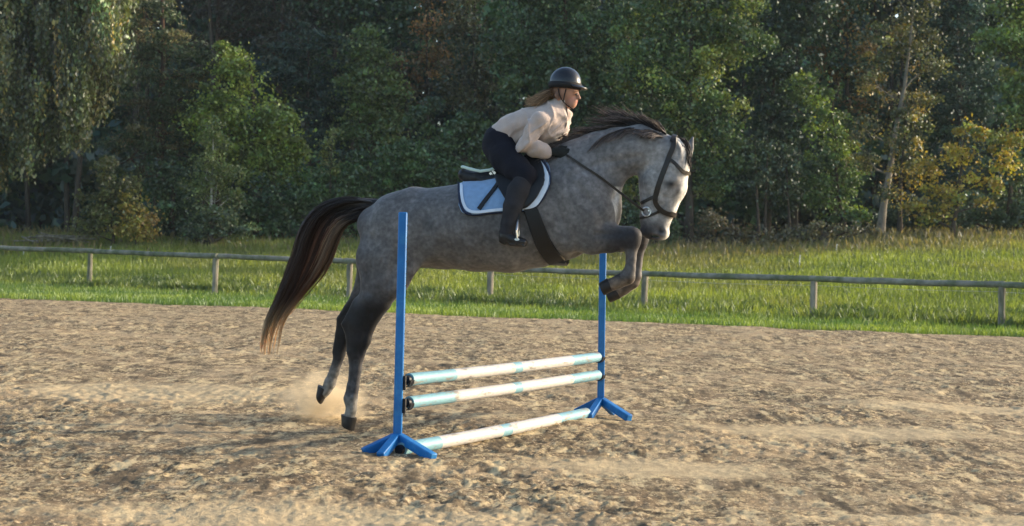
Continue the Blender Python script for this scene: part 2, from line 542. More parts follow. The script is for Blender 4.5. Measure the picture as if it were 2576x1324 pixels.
def scatter(n, ymin, ymax, dens):
    """positions thinned by dens(x, y) in 0..1, wedge-shaped area in front of the trees"""
    ox, oy = [], []
    while sum(map(len, ox)) < n:
        y = rng.uniform(ymin, ymax, n); x = rng.uniform(-.46, .46, n) * y
        k = rng.uniform(0, 1, n) < dens(x, y)
        ox.append(x[k]); oy.append(y[k])
    return np.concatenate(ox)[:n], np.concatenate(oy)[:n]
def mixc(n, a, b, t):
    return np.array(a)[None] * (1 - t[:, None]) + np.array(b)[None] * t[:, None]
# meadow grass
gx, gy = scatter(150000, 29, 57, lambda x, y: (y > fence_y(x) - .2) * np.clip(1.25 - (y - fence_y(x)) / 34, .35, 1))
v1 = fbm(gx * .5, gy * .5, 71); v2 = rng.uniform(0, 1, len(gx)); dist = gy - fence_y(gx)
cg = mixc(0, (.145, .20, .034), (.29, .36, .056), np.clip((v1 - .25) * 1.6 + (v2 - .5) * .6, 0, 1))
dry = np.clip(sstep(.45, .62, fbm(gx * .28, gy * .28, 77)) * .3 + sstep(4, 9, gx) * sstep(45, 52, gy) * .6 + sstep(0, 3, gx) * (1 - sstep(5, 9, gx)) * sstep(42, 50, gy) * .45, 0, .85)
cg = cg * (1 - dry[:, None]) + np.array([.24, .215, .075]) * dry[:, None]
hh = rng.uniform(.05, .15, len(gx)) * (1 + .8 * v1) * (.6 + .4 * sstep(0, 2, dist)) * (1 + .5 * sstep(2.5, 0, dist))
Vg, Tg, Cg = blades(gx, gy, terrain(gx, gy), hh, .022 * gy / 38 * rng.uniform(.7, 1.5, len(gx)), cg)
tag(link('meadow_grass', mesh_np('meadow_grass', Vg, Tg, Cg), grass_m), 'yellow-green meadow grass beyond the rail fence', None, kind='stuff')
# verge of short grass between sand and fence
def vdens(x, y):
    e = y - edge_y(x) + .55 * (fbm(x * .7, y * .2, 91) - .5) * 2
    return (e > 0) * (y < fence_y(x) + .8)
gx, gy = scatter(70000, 25, 44, vdens)
v1 = fbm(gx * .6, gy * .6, 81); v2 = rng.uniform(0, 1, len(gx)); e = gy - edge_y(gx)
cg = mixc(0, (.09, .175, .030), (.28, .36, .06), np.clip((v1 - .3) * 1.5 + (v2 - .5) * .7, 0, 1))
hh = rng.uniform(.05, .15, len(gx)) * (1 + .3 * sstep(1.6, .1, np.abs(fence_y(gx) - gy)))
Vg, Tg, Cg = blades(gx, gy, np.zeros(len(gx)) - .02, hh, .02 * gy / 34 * rng.uniform(.7, 1.5, len(gx)), cg)
tag(link('verge_grass', mesh_np('verge_grass', Vg, Tg, Cg), grass_m), 'short green grass along the edge of the sand', None, kind='stuff')
# taller weeds under the rail
def wdens(x, y):
    d = y - fence_y(x)
    return (d > .1) * (d < 3.0) * (.12 + .88 * sstep(.40, .66, fbm(x * .5, y * .3, 101)))
gx, gy = scatter(26000, 28, 46, wdens)
v1 = fbm(gx * .8, gy * .8, 111)
cg = mixc(0, (.075, .125, .030), (.19, .245, .05), np.clip((v1 - .35) * 2 + rng.uniform(-.3, .3, len(gx)), 0, 1))
hh = rng.uniform(.10, .34, len(gx)) * (.6 + .8 * v1)
Vg, Tg, Cg = blades(gx, gy, terrain(gx, gy), hh, .026 * rng.uniform(.6, 1.6, len(gx)), cg, .5)
tag(link('weeds', mesh_np('weeds', Vg, Tg, Cg), grass_m), 'tall dark green weeds growing under the fence rail', None, kind='stuff')
# dry stalks at the foot of the wood
gx, gy = scatter(9000, 47, 58, lambda x, y: sstep(48, 54, y) * (.25 + .75 * sstep(-.02, .12, x / y)) + (x / y < -.28) * .6 * (y > 50))
cg = mixc(0, (.27, .215, .11), (.12, .125, .045), rng.uniform(0, 1, len(gx)))
Vg, Tg, Cg = blades(gx, gy, terrain(gx, gy), rng.uniform(.12, .42, len(gx)), .035 * rng.uniform(.6, 1.4, len(gx)), cg, .5)
tag(link('dry_grass', mesh_np('dry_grass', Vg, Tg, Cg), grass_m), 'dry straw-coloured grass along the foot of the wood', None, kind='stuff')

# --- rail fence
wood_old = material('weathered_wood', (.27, .24, .19), .85, .35, 9, bump=.5, bscale=40, second=(.13, .13, .09), sfac=(.45, .6), sscale=6, stretch=(1, 1, .25))
wood_rail = material('mossy_rail_wood', (.23, .22, .185), .85, .3, 5, bump=.5, bscale=30, second=(.125, .14, .085), sfac=(.42, .6), sscale=3)
fence = thing('rail_fence', FB[5], 'long low fence of round wooden rails between sand arena and meadow', 'fence')
tops = []
for i, ((x, yb, yt), b) in enumerate(zip(FENCE_PX, FB)):
    d = ray(x, yt); t = b[1] / d[1]; tops.append(CAM + d * t)
for b, tp in zip(FB, tops):
    m = MB(); zt = tp[2] - .05
    n = 6; pts = [b + np.array([rng.normal(0, .004), 0, z]) for z in np.linspace(-.3, zt, n)]
    m.tube(pts, [.075 + .004 * rng.normal() for _ in pts], 10)
    m.build('post', wood_old, fence, FB[5])
for a, b in zip(tops[:-1], tops[1:]):
    m = MB(); n = 9; d = (b - a) / np.linalg.norm(b - a)
    pts = [a + (b - a) * t + np.array([0, 0, -.012 * math.sin(math.pi * t) + rng.normal(0, .005)]) for t in np.linspace(-.02, 1.02, n)]
    m.tube(pts, [.066 + .003 * rng.normal() for _ in pts], 10)
    m.build('rail', wood_rail, fence, FB[5])
wire_m = material('fence_wire', (.4, .4, .4), .5, .1, metallic=.6)
for a, b in zip(tops[5:-1], tops[6:]):
    m = MB(); off = np.array([0, .07, -.15])
    m.tube([a + off + (b - a) * t + np.array([0, 0, -.02 * math.sin(math.pi * t)]) for t in np.linspace(0, 1, 7)], .004, 5)
    m.build('wire', wire_m, fence, FB[5])

def on_field(x, y):
    """point of the meadow seen at (x, y)"""
    best = None
    for Y in np.arange(38, 64, .1):
        p = at_y(x, y, Y); e = abs(p[2] - float(terrain(p[0], Y)))
        if best is None or e < best[0]: best = (e, p, Y)
    p = best[1]; p[2] = float(terrain(p[0], p[1])); return p
# --- slim white stakes in the meadow
stake_m = material('white_stake', (.62, .62, .56), .6, .2, 20)
for k, (x, y0, y1, Y, lab) in enumerate([
        (59, 646, 627, 46, 'slim white stake in the grass, leftmost, beside the heap of poles'),
        (278, 634, 619, 46, 'slim white stake just behind the rail, right of the heap of poles'),
        (2011, 672, 641, 44, 'taller slim white stake in the meadow right of the horse'),
        (2104, 634, 614, 50, 'slim grey-white stake at the brushwood, rightmost of the stakes')]):
    a = on_field(x, y0); top = at_y(x, y1, a[1])
    h = max(top[2] - a[2], .2)
    m = MB(); m.tube([a + [0, 0, -.1], a + [0, 0, h * .5], a + [.01, 0, h]], [.018, .018, .016], 6)
    tag(m.build('marker_stake', stake_m, base=a), lab, 'stake', 'slim stakes in the meadow')

# --- heap of grey poles at the left
hp = on_field(140, 615)
heap = thing('pole_heap', hp, 'low heap of long grey poles lying in the grass at left', 'heap of poles')
for k in range(16):
    L_ = rng.uniform(1.2, 2.3); cx = rng.uniform(-.9, .9); zz = .06 + .34 * rng.uniform() * (1 - abs(cx) / 1.3)
    tl = rng.normal(0, .10); yw = rng.normal(0, .35)
    d = np.array([math.cos(yw), math.sin(yw) * .5, tl]); c = hp + np.array([cx, rng.uniform(-.4, .4), zz])
    m = MB(); m.tube([c - d * L_ / 2, c + [0, 0, rng.normal(0, .02)], c + d * L_ / 2], [.028, .032, .022], 7)
    m.build('pole', wood_old, heap, hp)
# ================================================================== WOOD
leaf_m = foliage_material('leaves', .26, .08, (1.2, 1.2, .55))
needle_m = foliage_material('needles', .18, .05, (1.1, 1.1, .8))
bark_m = material('bark', (.075, .06, .045), .95, .35, 6, bump=.8, bscale=18, stretch=(1, 1, .3))
bark_pale = material('pale_bark', (.22, .20, .17), .9, .35, 5, bump=.6, bscale=15, stretch=(1, 1, .5))
bark_birch = material('birch_bark', (.55, .53, .48), .8, .15, 5, second=(.06, .05, .045), sfac=(.58, .66), sscale=7, stretch=(1, 1, 2.5))
bark_pine = material('pine_bark', (.095, .060, .043), .95, .35, 5, bump=.8, bscale=14, stretch=(1, 1, .4))

def leaf_quads(C, size, col, hang=0.0, aspect=.34, droop=.25):
    n = len(C)
    a = rng.normal(0, 1, (n, 3)); a[:, 2] -= droop + hang * 4
    a /= np.linalg.norm(a, axis=1)[:, None]
    r = rng.normal(0, 1, (n, 3)); b = np.cross(a, r); b /= np.linalg.norm(b, axis=1)[:, None] + 1e-9
    s = np.broadcast_to(size, (n,))[:, None] * rng.uniform(.65, 1.35, (n, 1))
    nrm = np.cross(a, b)
    V = np.stack([C - a * s * .5, C + b * s * aspect + nrm * s * .08, C + a * s * .5, C - b * s * aspect + nrm * s * .08], 1)
    return V.reshape(-1, 3), np.arange(n * 4).reshape(n, 4), np.repeat(col, 4, 0)

def shade(base, n, var, rows_=None):
    f = np.exp(rng.normal(0, var, (n, 1)))
    t = rng.normal(0, var * .35, (n, 3))
    return np.clip(np.asarray(base) * f * (1 + t), .003, .6)

def tree(name, label, cat, group, base, Y, blobs, col, leaf=.14, dens=1.0, bark=None, r0=.16, top=None, clump=.55, flat=.75,
         mat=None, col2=None, p2=.0, stem=None, hang=0, aspect=.34, limbs=True, depth=.8, shell=.5):
    """blobs: (x, y, rx, ry[, dY]) in reference units at distance Y"""
    b = at_y(base[0], base[1] if len(base) > 1 else 600, Y); b[2] = float(terrain(b[0], Y)) - .05
    t = thing(name, b, label, cat, group)
    upm = Y / F; leaf = leaf * .92
    CC, KK, SS = [], [], []
    cen = []
    for bl in blobs:
        x, y, rx, ry = bl[:4]; dy = bl[4] if len(bl) > 4 else 0
        c = at_y(x, y, Y + dy); rx, ry = rx * upm, ry * upm; rz = min(depth * .5 * (rx + ry), 2.2)
        cen.append((c, rx, rz, ry))
        nc = max(5, int(3.0 * rx * ry / (clump * clump) * (.5 + .5 * rz / max(rx, .2))))
        d = rng.normal(0, 1, (nc, 3)); d /= np.linalg.norm(d, axis=1)[:, None]
        rad = shell + (1 - shell) * rng.uniform(0, 1, (nc, 1)) ** .6
        cc = c + d * rad * np.array([rx, rz, ry])
        nl = int(dens * 560 * rx * ry * 3.14 / nc * (1.0 if leaf > .2 else 1.25) * (.14 / leaf) ** 1.3)
        nl = max(nl, 5)
        for q in cc:
            if q[2] < float(terrain(q[0], q[1])) + .1: continue
            cr = clump * rng.uniform(.4, 1.65)
            dd = rng.normal(0, 1, (nl, 3)); dd /= np.linalg.norm(dd, axis=1)[:, None]
            dd[:, 2] = np.where(rng.uniform(0, 1, nl) < .62, np.abs(dd[:, 2]), dd[:, 2])
            p = q + dd * (rng.uniform(0, 1, (nl, 1)) ** .45) * np.array([cr, cr, cr * flat])
            base_c = np.array([.98, 1.04, 1.0]) * 1.7 * np.asarray(col2 if (col2 is not None and rng.uniform() < p2) else col) * math.exp(rng.normal(0, .28))
            if rng.uniform() < .22: p = c + rng.normal(0, .55, (nl, 3)) * np.array([rx, rz, ry])      # loose leaves between the clumps
            p = p[p[:, 2] > b[2] + .1]
            CC.append(p); KK.append(shade(base_c, len(p), .22)); SS.append(q)
    CC = np.concatenate(CC); KK = np.concatenate(KK)
    V, Q, K4 = leaf_quads(CC, leaf, KK, hang, aspect)
    link('crown', mesh_np('crown', V - b, Q, K4), mat or leaf_m, t)
    # trunk, limbs to the blobs and twigs into the clumps
    m = MB(); bark = bark or bark_m
    if stem is None:
        zt = max(c[2] + ry * .3 for c, _, _, ry in cen)
        if top is None: top = (np.mean([c[0] for c, *_ in cen]), zt)
        tx, tz = top
        P = [b + np.array([0, 0, -.2])]
        for k in range(1, 7):
            s_ = k / 6
            P.append(np.array([b[0] + (tx - b[0]) * s_ ** 1.4 + rng.normal(0, .05), Y + rng.normal(0, .08), b[2] + (tz - b[2]) * s_]))
    else:
        P = [b + np.array([0, 0, -.2])] + [at_y(x, y, Y) for x, y in stem]
    P = np.array(P); R = r0 * (1 - .85 * np.linspace(0, 1, len(P)) ** 1.1); R[0] *= 1.35
    m.tube(P, R, 9)
    if limbs:
        for c, rx, rz, ry in cen:
            zs = np.clip(c[2] - ry * .6 - .25 * abs(c[0] - b[0]), P[0][2] + .3, P[-1][2])
            k = np.clip(np.searchsorted(P[:, 2], zs), 1, len(P) - 1)
            f_ = (zs - P[k - 1][2]) / max(P[k][2] - P[k - 1][2], 1e-3)
            a = P[k - 1] + (P[k] - P[k - 1]) * f_; ra = (R[k - 1] + (R[k] - R[k - 1]) * f_) * .5
            mid = (a + c) / 2 + np.array([rng.normal(0, .1), rng.normal(0, .1), -.05 * np.linalg.norm(c - a)])
            m.tube([a, mid, c], [ra, ra * .7, ra * .4], 6)
            near = [q for q in SS if np.linalg.norm((q - c) / np.array([rx, rz, ry])) < 1.1]
            for q in near[:5]:
                m.tube([c, (c + q) / 2 + rng.normal(0, .06, 3), q], [ra * .35, ra * .25, .008], 4, cap=False)
    m.build('trunk', bark, t, b)
    return t

GREEN, DARK, BLUE = (.042, .080, .030), (.026, .054, .026), (.022, .047, .036)
YEL, OLIVE, RUST = (.135, .150, .026), (.070, .085, .028), (.150, .075, .025)
GOLD = (.42, .27, .03)

# far wood behind: one mass, trunks and leaves
def far_wood():
    n = 1500
    CC, KK = [], []
    x = rng.uniform(-40, 40, n); y = rng.uniform(67, 88, n); z0 = terrain(x, y)
    for i in range(n):
        hgt = (rng.uniform(0, 4) if i % 3 == 0 else rng.uniform(0, 18)) + .3; rr = rng.uniform(1.1, 2.1); nl = 120
        d = rng.normal(0, 1, (nl, 3)); d /= np.linalg.norm(d, axis=1)[:, None]
        d[:, 2] = np.where(rng.uniform(0, 1, nl) < .6, np.abs(d[:, 2]), d[:, 2])
        CC.append(np.array([x[i], y[i], z0[i] + hgt]) + d * rng.uniform(0, 1, (nl, 1)) ** .5 * np.array([rr, rr, rr * .8]))
        base = [DARK, BLUE, GREEN, BLUE, (.04, .056, .03)][rng.integers(5)]
        KK.append(shade(np.array(base) * 1.75 * math.exp(rng.normal(0, .25)), nl, .22))
    n2 = 40000                                       # the last rows of the wood
    p2_ = np.stack([rng.uniform(-75, 75, n2), rng.uniform(90, 101, n2), rng.uniform(0, 21, n2) ** 1.0], 1); p2_[:, 2] += terrain(p2_[:, 0], p2_[:, 1])
    V, Q, K4 = leaf_quads(np.concatenate(CC + [p2_]), np.concatenate([np.full(sum(map(len, CC)), .58), np.full(n2, 1.3)]), np.concatenate(KK + [shade(np.array(BLUE) * 1.2, n2, .3)]))
    w = link('far_wood', mesh_np('far_wood', V, Q, K4), leaf_m)
    tag(w, 'dark dense wood filling the background behind the nearer trees', None, kind='stuff')
    m = MB()
    for i in range(130):
        x_, y_ = rng.uniform(-45, 45), rng.uniform(63, 84); z_ = float(terrain(x_, y_)); h = rng.uniform(9, 17)
        m.tube([(x_, y_, z_ - .2), (x_ + rng.normal(0, .2), y_, z_ + h / 2), (x_ + rng.normal(0, .5), y_, z_ + h)], [rng.uniform(.1, .2), .1, .04], 6)
    m.build('far_trunks', bark_m, w)
far_wood()

TG = 'trees at the edge of the wood'
SG = 'shrubs at the foot of the wood'
# weeping birch at the left: hanging strands over a leafy core
def weeping():
    Y = 50.0
    b = at_y(-40, 604, Y); b[2] = float(terrain(b[0], Y)) - .05
    t = thing('weeping_birch', b, 'large weeping birch with long hanging leafy strands at the left edge', 'tree', TG)
    xb = [-300, 0, 60, 95, 130, 180, 230, 285, 325, 335]; yb = [500, 510, 500, 520, 440, 400, 335, 250, 150, 90]
    CC, KK = [], []
    m = MB()
    tress = []
    for j in range(150):
        px = rng.uniform(-300, 318); lim = np.interp(px, xb, yb)
        tress.append((px, lim * rng.uniform(.25, 1.0) + rng.normal(0, 14), rng.uniform(90, 260), rng.uniform(-1.9, 1.9), rng.uniform(7, 20),
                      math.exp(rng.normal(0, .3)), rng.integers(4), rng.normal(0, .12)))
    for i in range(2900):
        tx, ty, tl, tdy, tw, tb, tc, bw = tress[rng.integers(150)]
        px = tx + rng.normal(0, tw); y1 = ty - abs(rng.normal(0, .22)) * tl; ln = tl * rng.uniform(.4, .95); y0 = y1 - ln
        dY = tdy + rng.normal(0, .25)
        a = at_y(px + rng.normal(0, 8), y0, Y + dY); c = at_y(px, y1, Y + dY)
        k = int(ln / 5.6)
        s_ = np.linspace(0, 1, k)[:, None]
        bow = np.sin(s_ * 3.1) * (bw + rng.normal(0, .08))
        p = a + (c - a) * s_ + np.concatenate([bow, bow * .4, 0 * bow], 1) + rng.normal(0, .05, (k, 3))
        col = np.array([OLIVE, (.066, .098, .038), (.085, .105, .034), (.10, .105, .035)][tc]) * np.interp(px, [120, 330], [1.25, 1.75]) * tb * math.exp(rng.normal(0, .2))  # leaves brighten rightwards: the sunlit edge is put into their colour
        if rng.uniform() < .05: col = np.array([.32, .25, .05])
        CC.append(p); KK.append(shade(col, k, .22))
        if i % 5 == 0: m.tube([a + [0, 0, .3], (a + c) / 2 + [bow[k // 2][0], 0, 0], c], [.012, .009, .004], 3, cap=False)
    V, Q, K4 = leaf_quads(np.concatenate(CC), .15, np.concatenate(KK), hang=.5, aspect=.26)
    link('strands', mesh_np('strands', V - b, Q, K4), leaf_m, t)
    CC, KK = [], []
    for (x, y, rx, ry) in [(-220, 100, 120, 190), (-60, 60, 130, 170), (90, 20, 120, 130), (210, -20, 90, 110), (-100, 290, 130, 140), (40, 250, 90, 130), (160, 150, 80, 100), (20, -160, 200, 120)]:
        c = at_y(x, y, Y + .6); n = int(rx * ry * .22)
        d = rng.normal(0, 1, (n, 3)); d /= np.linalg.norm(d, axis=1)[:, None]
        CC.append(c + d * rng.uniform(0, 1, (n, 1)) ** .4 * np.array([rx, 95, ry]) * Y / F)
        KK.append(shade(np.array(OLIVE) * 1.4, n, .3))
    V, Q, K4 = leaf_quads(np.concatenate(CC), .17, np.concatenate(KK), hang=.4, aspect=.3)
    link('crown', mesh_np('crown', V - b, Q, K4), leaf_m, t)
    top = at_y(-20, -260, Y)
    P = np.array([b + [0, 0, -.2], b + [.05, 0, 2.5], b + [.1, .1, 5.5], top]); m.tube(P, [.34, .27, .2, .06], 10)
    for x, y in [(-200, 60), (100, -20), (220, -60), (-80, 200), (150, 110), (40, 150), (270, 20)]:
        e = at_y(x, y, Y + rng.normal(0, .5)); a = P[1] + (P[2] - P[1]) * rng.uniform(.1, 1)
        m.tube([a, (a + e) / 2 + [0, 0, .5], e], [.10, .07, .02], 6)
    m.build('trunk', bark_m, t, b)
weeping()

def T(*a, **k): return tree(*a, **k)
# left side
T('pine_tree', 'pine with layered blue-green boughs just right of the weeping birch', 'tree', TG, (395,), 57,
  [(360, 20, 90, 60), (350, 95, 90, 40), (440, 125, 110, 38), (500, 165, 60, 26), (400, 190, 110, 36), (470, 240, 100, 32), (370, 275, 90, 38), (480, 305, 80, 30), (390, 340, 100, 40), (450, 390, 90, 45), (330, 400, 80, 60), (340, -90, 90, 70)],
  (.050, .064, .030), leaf=.16, mat=needle_m, bark=bark_pine, clump=.42, flat=.45, aspect=.16, dens=1.3, col2=(.085, .07, .03), p2=.22, r0=.2)
T('tall_pine', 'tall dark pine with a reddish trunk behind the pale-green tree', 'tree', TG, (545,), 66,
  [(470, -60, 120, 60), (560, 20, 110, 45), (620, 70, 90, 34), (520, 100, 60, 24), (560, -150, 120, 80)], (.044, .036, .026), leaf=.2, mat=needle_m, bark=bark_pine, clump=.5, flat=.45, aspect=.16, r0=.22)
T('tall_pine', 'tall dark pine with brown boughs, second along the top from the left', 'tree', TG, (690,), 65,
  [(690, 10, 110, 50), (760, 60, 90, 36), (650, 110, 80, 34), (740, 130, 90, 34), (720, -90, 120, 80)], (.046, .042, .030), leaf=.2, mat=needle_m, bark=bark_pine, clump=.5, flat=.45, aspect=.16, r0=.22)
T('spruce_tree', 'dark blue-green conifer between the pale-green tree and the olive tree', 'tree', TG, (770,), 62,
  [(700, 150, 70, 50), (690, 210, 70, 40), (760, 190, 80, 50), (800, 250, 80, 50), (790, 310, 80, 55), (830, 370, 70, 60), (760, 100, 60, 50), (850, 130, 60, 60)], (.030, .047, .035), leaf=.17, mat=needle_m, clump=.45, flat=.5, aspect=.2, dens=1.2)
T('maple_tree', 'broad pale yellow-green tree lit from the right, behind the young birch', 'tree', TG, (655,), 56.5,
  [(585, 165, 48, 50), (560, 225, 50, 50), (625, 205, 45, 45), (615, 285, 80, 55), (690, 310, 70, 60), (570, 330, 70, 55), (650, 375, 110, 60), (720, 380, 55, 60), (600, 430, 90, 50), (700, 440, 75, 55), (500, 300, 45, 45)],
  (.150, .180, .032), leaf=.15, clump=.5, dens=1.1, col2=(.10, .13, .03), p2=.35, r0=.18)
T('young_birch', 'slender young birch with a thin white stem in front of the pale-green tree', 'tree', TG, (533,), 53,
  [(535, 370, 42, 45), (520, 430, 50, 50), (560, 450, 45, 50), (500, 480, 40, 45), (540, 510, 60, 45), (575, 500, 35, 40), (530, 330, 22, 30)],
  (.095, .115, .035), leaf=.10, clump=.36, dens=.62, bark=bark_birch, r0=.055, stem=[(531, 520), (533, 450), (536, 400), (536, 340), (534, 310)], shell=.3)
T('shrub', 'olive shrub turning yellow on its right side, under the weeping birch', 'shrub', SG, (285,), 52.5,
  [(275, 445, 40, 40), (300, 480, 60, 45), (250, 510, 55, 45), (290, 545, 70, 45), (235, 575, 45, 30)], (.085, .088, .030), leaf=.13, clump=.33, dens=.8, r0=.06, bark=bark_m)
T('shrub', 'low golden-yellow shrub beside the olive shrub at the left', 'shrub', SG, (345,), 52.2,
  [(340, 520, 38, 38), (355, 560, 38, 35), (330, 580, 45, 25), (365, 590, 25, 18)], (.20, .16, .035), leaf=.12, clump=.3, dens=.9, r0=.04, col2=(.28, .17, .04), p2=.3)
T('shrub', 'dark green shrub between the golden shrub and the young birch', 'shrub', SG, (430,), 55,
  [(420, 450, 60, 50), (440, 520, 60, 50), (410, 565, 55, 40), (470, 560, 40, 40)], (.036, .060, .026), leaf=.15, clump=.42)
T('shrub', 'low grey-green shrub at the foot of the young birch', 'shrub', SG, (530,), 52.6,
  [(500, 565, 45, 35), (545, 560, 50, 38), (590, 580, 40, 28), (480, 590, 30, 18)], (.058, .078, .040), leaf=.12, clump=.32)
T('shrub', 'dark green shrub at the foot of the pale-green tree, left of the tail', 'shrub', SG, (700,), 55,
  [(660, 500, 70, 45), (730, 500, 70, 45), (650, 560, 60, 40), (710, 570, 60, 40), (760, 570, 40, 40)], (.040, .068, .024), leaf=.15, clump=.42)
T('bush', 'rounded mid-green bush behind the horse rump', 'bush', SG, (850,), 55.5,
  [(830, 460, 75, 45), (800, 520, 75, 50), (870, 510, 70, 50), (900, 560, 80, 45), (800, 580, 70, 35)], (.046, .076, .024), leaf=.15, clump=.42)
T('sapling', 'thin yellowish sapling top rising above the bushes behind the rump', 'tree', TG, (832,), 55.2,
  [(832, 345, 16, 24), (828, 385, 20, 26), (836, 420, 26, 26)], (.110, .120, .035), leaf=.11, clump=.28, r0=.04, dens=.8)
T('bush', 'broad dark green bush behind the horse back, left of the saddle', 'bush', SG, (1040,), 56,
  [(940, 440, 70, 60), (1000, 410, 70, 45), (1060, 430, 80, 55), (1120, 450, 70, 50), (1010, 500, 110, 60), (1120, 530, 100, 70), (980, 570, 100, 50)], (.042, .074, .024), leaf=.15, clump=.42, col2=(.06, .095, .028), p2=.3)
T('bush', 'tall dark green bush behind the rider seat', 'bush', SG, (1170,), 57,
  [(1100, 360, 70, 45), (1170, 340, 70, 50), (1230, 380, 60, 60), (1150, 420, 90, 60), (1220, 480, 80, 70), (1080, 300, 50, 40)], (.040, .066, .026), leaf=.15, clump=.45, col2=(.055, .085, .028), p2=.3)
T('oak_tree', 'olive-green tree above the horse rump with an oval crown', 'tree', TG, (925,), 61,
  [(920, 130, 50, 50), (890, 175, 50, 50), (950, 180, 55, 50), (920, 235, 80, 55), (975, 260, 60, 50), (900, 300, 70, 55), (960, 340, 70, 55)], (.066, .092, .026), leaf=.16, clump=.48, col2=(.085, .105, .03), p2=.3)
T('oak_tree', 'dark green tree along the top edge above the olive tree', 'tree', TG, (870,), 65,
  [(840, 20, 90, 70), (960, 40, 100, 60), (1040, 90, 60, 60), (900, -90, 140, 90)], (.034, .058, .026), leaf=.2, clump=.6)
T('bare_tree', 'thin tree with rusty orange leaves near the top, left of the rider', 'tree', TG, (1078,), 63,
  [(1090, 60, 45, 60), (1050, 150, 40, 50), (1110, 160, 40, 50), (1060, 250, 40, 50), (1000, 200, 40, 40), (1085, -40, 60, 60)], (.085, .062, .028), leaf=.15, clump=.42, dens=.55, col2=(.17, .085, .03), p2=.3, r0=.11)
T('bare_tree', 'thin olive-brown tree directly left of the rider', 'tree', TG, (1190,), 62,
  [(1170, 40, 60, 70), (1200, 140, 60, 70), (1160, 220, 60, 60), (1220, 250, 55, 60), (1180, -70, 70, 60)], (.066, .064, .030), leaf=.15, clump=.45, dens=.75, r0=.11)
# centre: two big trees behind rider and horse
T('alder_tree', 'big dark green tree directly behind the rider', 'tree', TG, (1420,), 57.5,
  [(1310, 60, 85, 80), (1420, 20, 100, 80), (1300, 170, 75, 75), (1400, 140, 100, 80), (1500, 110, 90, 80), (1340, 270, 90, 70), (1450, 250, 100, 80), (1540, 220, 90, 80), (1400, 360, 110, 70), (1520, 350, 90, 80), (1330, 470, 90, 80), (1450, 480, 100, 70), (1400, -110, 160, 90)],
  (.042, .070, .030), leaf=.15, clump=.5, dens=1.05, col2=(.056, .082, .030), p2=.3, r0=.2)
T('alder_tree', 'big green tree with a sunlit yellow-green right edge above the horse head', 'tree', TG, (1732,), 55.5,
  [(1620, 30, 90, 80), (1730, 20, 95, 80), (1830, 30, 90, 80), (1640, 140, 90, 75), (1760, 130, 90, 75), (1870, 110, 65, 65), (1640, 240, 85, 70), (1740, 235, 75, 60), (1810, 290, 55, 60), (1700, 330, 90, 60), (1790, 370, 65, 60), (1840, 390, 35, 40), (1620, 400, 80, 70), (1740, 440, 70, 50), (1800, 460, 45, 40), (1600, 500, 70, 50), (1730, -110, 170, 90)],
  (.058, .088, .028), leaf=.14, clump=.46, dens=1.1, col2=(.130, .145, .032), p2=.3, r0=.2, stem=[(1733, 560), (1735, 500), (1728, 400), (1735, 250), (1740, 60), (1730, -60)])
# right half
T('ash_tree', 'dark blue-green tree right of the horse head with thin multiple stems', 'tree', TG, (1930,), 60,
  [(1950, 30, 80, 80), (1990, 140, 80, 75), (1920, 200, 70, 70), (1960, 280, 80, 75), (1930, 370, 70, 70), (2000, 400, 70, 65), (1880, 460, 60, 60), (1970, 490, 90, 50), (2040, 30, 70, 80), (1960, -110, 150, 90)],
  (.032, .052, .030), leaf=.16, clump=.5, r0=.12)
for k, (x0, x1, lab) in enumerate([(1908, 1900, 'leftmost thin dark stem in the gap right of the horse head'), (1924, 1930, 'second thin dark stem in the gap right of the horse head'), (1986, 1978, 'third, lighter thin stem right of the horse head')]):
    T('slim_tree', lab, 'tree', TG, (x0,), 55.5 + k * .4, [(x1, 470, 26, 30), (x1 + 14, 420, 30, 34), (x1 - 10, 380, 30, 30)], (.040, .056, .028), leaf=.14, clump=.4, dens=.5, r0=.07, stem=[(x0, 560), ((x0 + x1) / 2, 500), (x1, 400), (x1, 340)])
T('hazel_tree', 'green tree with bright lime leaves low down, left of the leaning grey trunk', 'tree', TG, (2110,), 57,
  [(2070, 310, 45, 55), (2100, 370, 45, 45), (2050, 430, 45, 50), (2120, 450, 50, 50), (2100, 520, 60, 45), (2150, 560, 45, 35), (2040, 240, 50, 50)], (.058, .088, .024), leaf=.14, clump=.42, dens=.85, col2=(.15, .19, .03), p2=.25, r0=.09)
T('ash_tree', 'dark tall tree along the top between horse head and leaning trunk', 'tree', TG, (2120,), 62,
  [(2090, 30, 80, 80), (2150, 130, 70, 75), (2080, 160, 60, 60), (2170, 230, 60, 70), (2140, 320, 60, 60), (2120, -110, 140, 90)], (.036, .056, .028), leaf=.17, clump=.5, dens=.85, col2=(.16, .09, .03), p2=.22, r0=.13)
T('leaning_tree', 'pale grey leaning trunk with sparse rusty and lime leaves', 'tree', TG, (2212,), 56,
  [(2230, 110, 70, 60), (2300, 90, 70, 60), (2330, 170, 60, 50), (2210, 220, 55, 50), (2270, 260, 55, 50), (2180, 330, 50, 45), (2260, 350, 45, 40), (2190, 410, 45, 35), (2310, 260, 40, 40), (2260, 0, 100, 60), (2280, -110, 120, 80)],
  (.070, .072, .030), leaf=.13, clump=.40, dens=.42, bark=bark_pale, col2=(.17, .125, .035), p2=.20, r0=.15, stem=[(2222, 520), (2240, 420), (2252, 330), (2275, 220), (2290, 100), (2300, 0)])
T('slim_tree', 'straight dark trunk just right of the leaning grey trunk', 'tree', TG, (2264,), 55.2,
  [(2275, 440, 45, 40), (2290, 390, 45, 40), (2250, 480, 36, 32), (2300, 330, 45, 40)], (.060, .066, .026), leaf=.13, clump=.38, dens=.5, col2=(.24, .17, .035), p2=.35, r0=.10, stem=[(2264, 540), (2266, 460), (2272, 380), (2284, 280)])
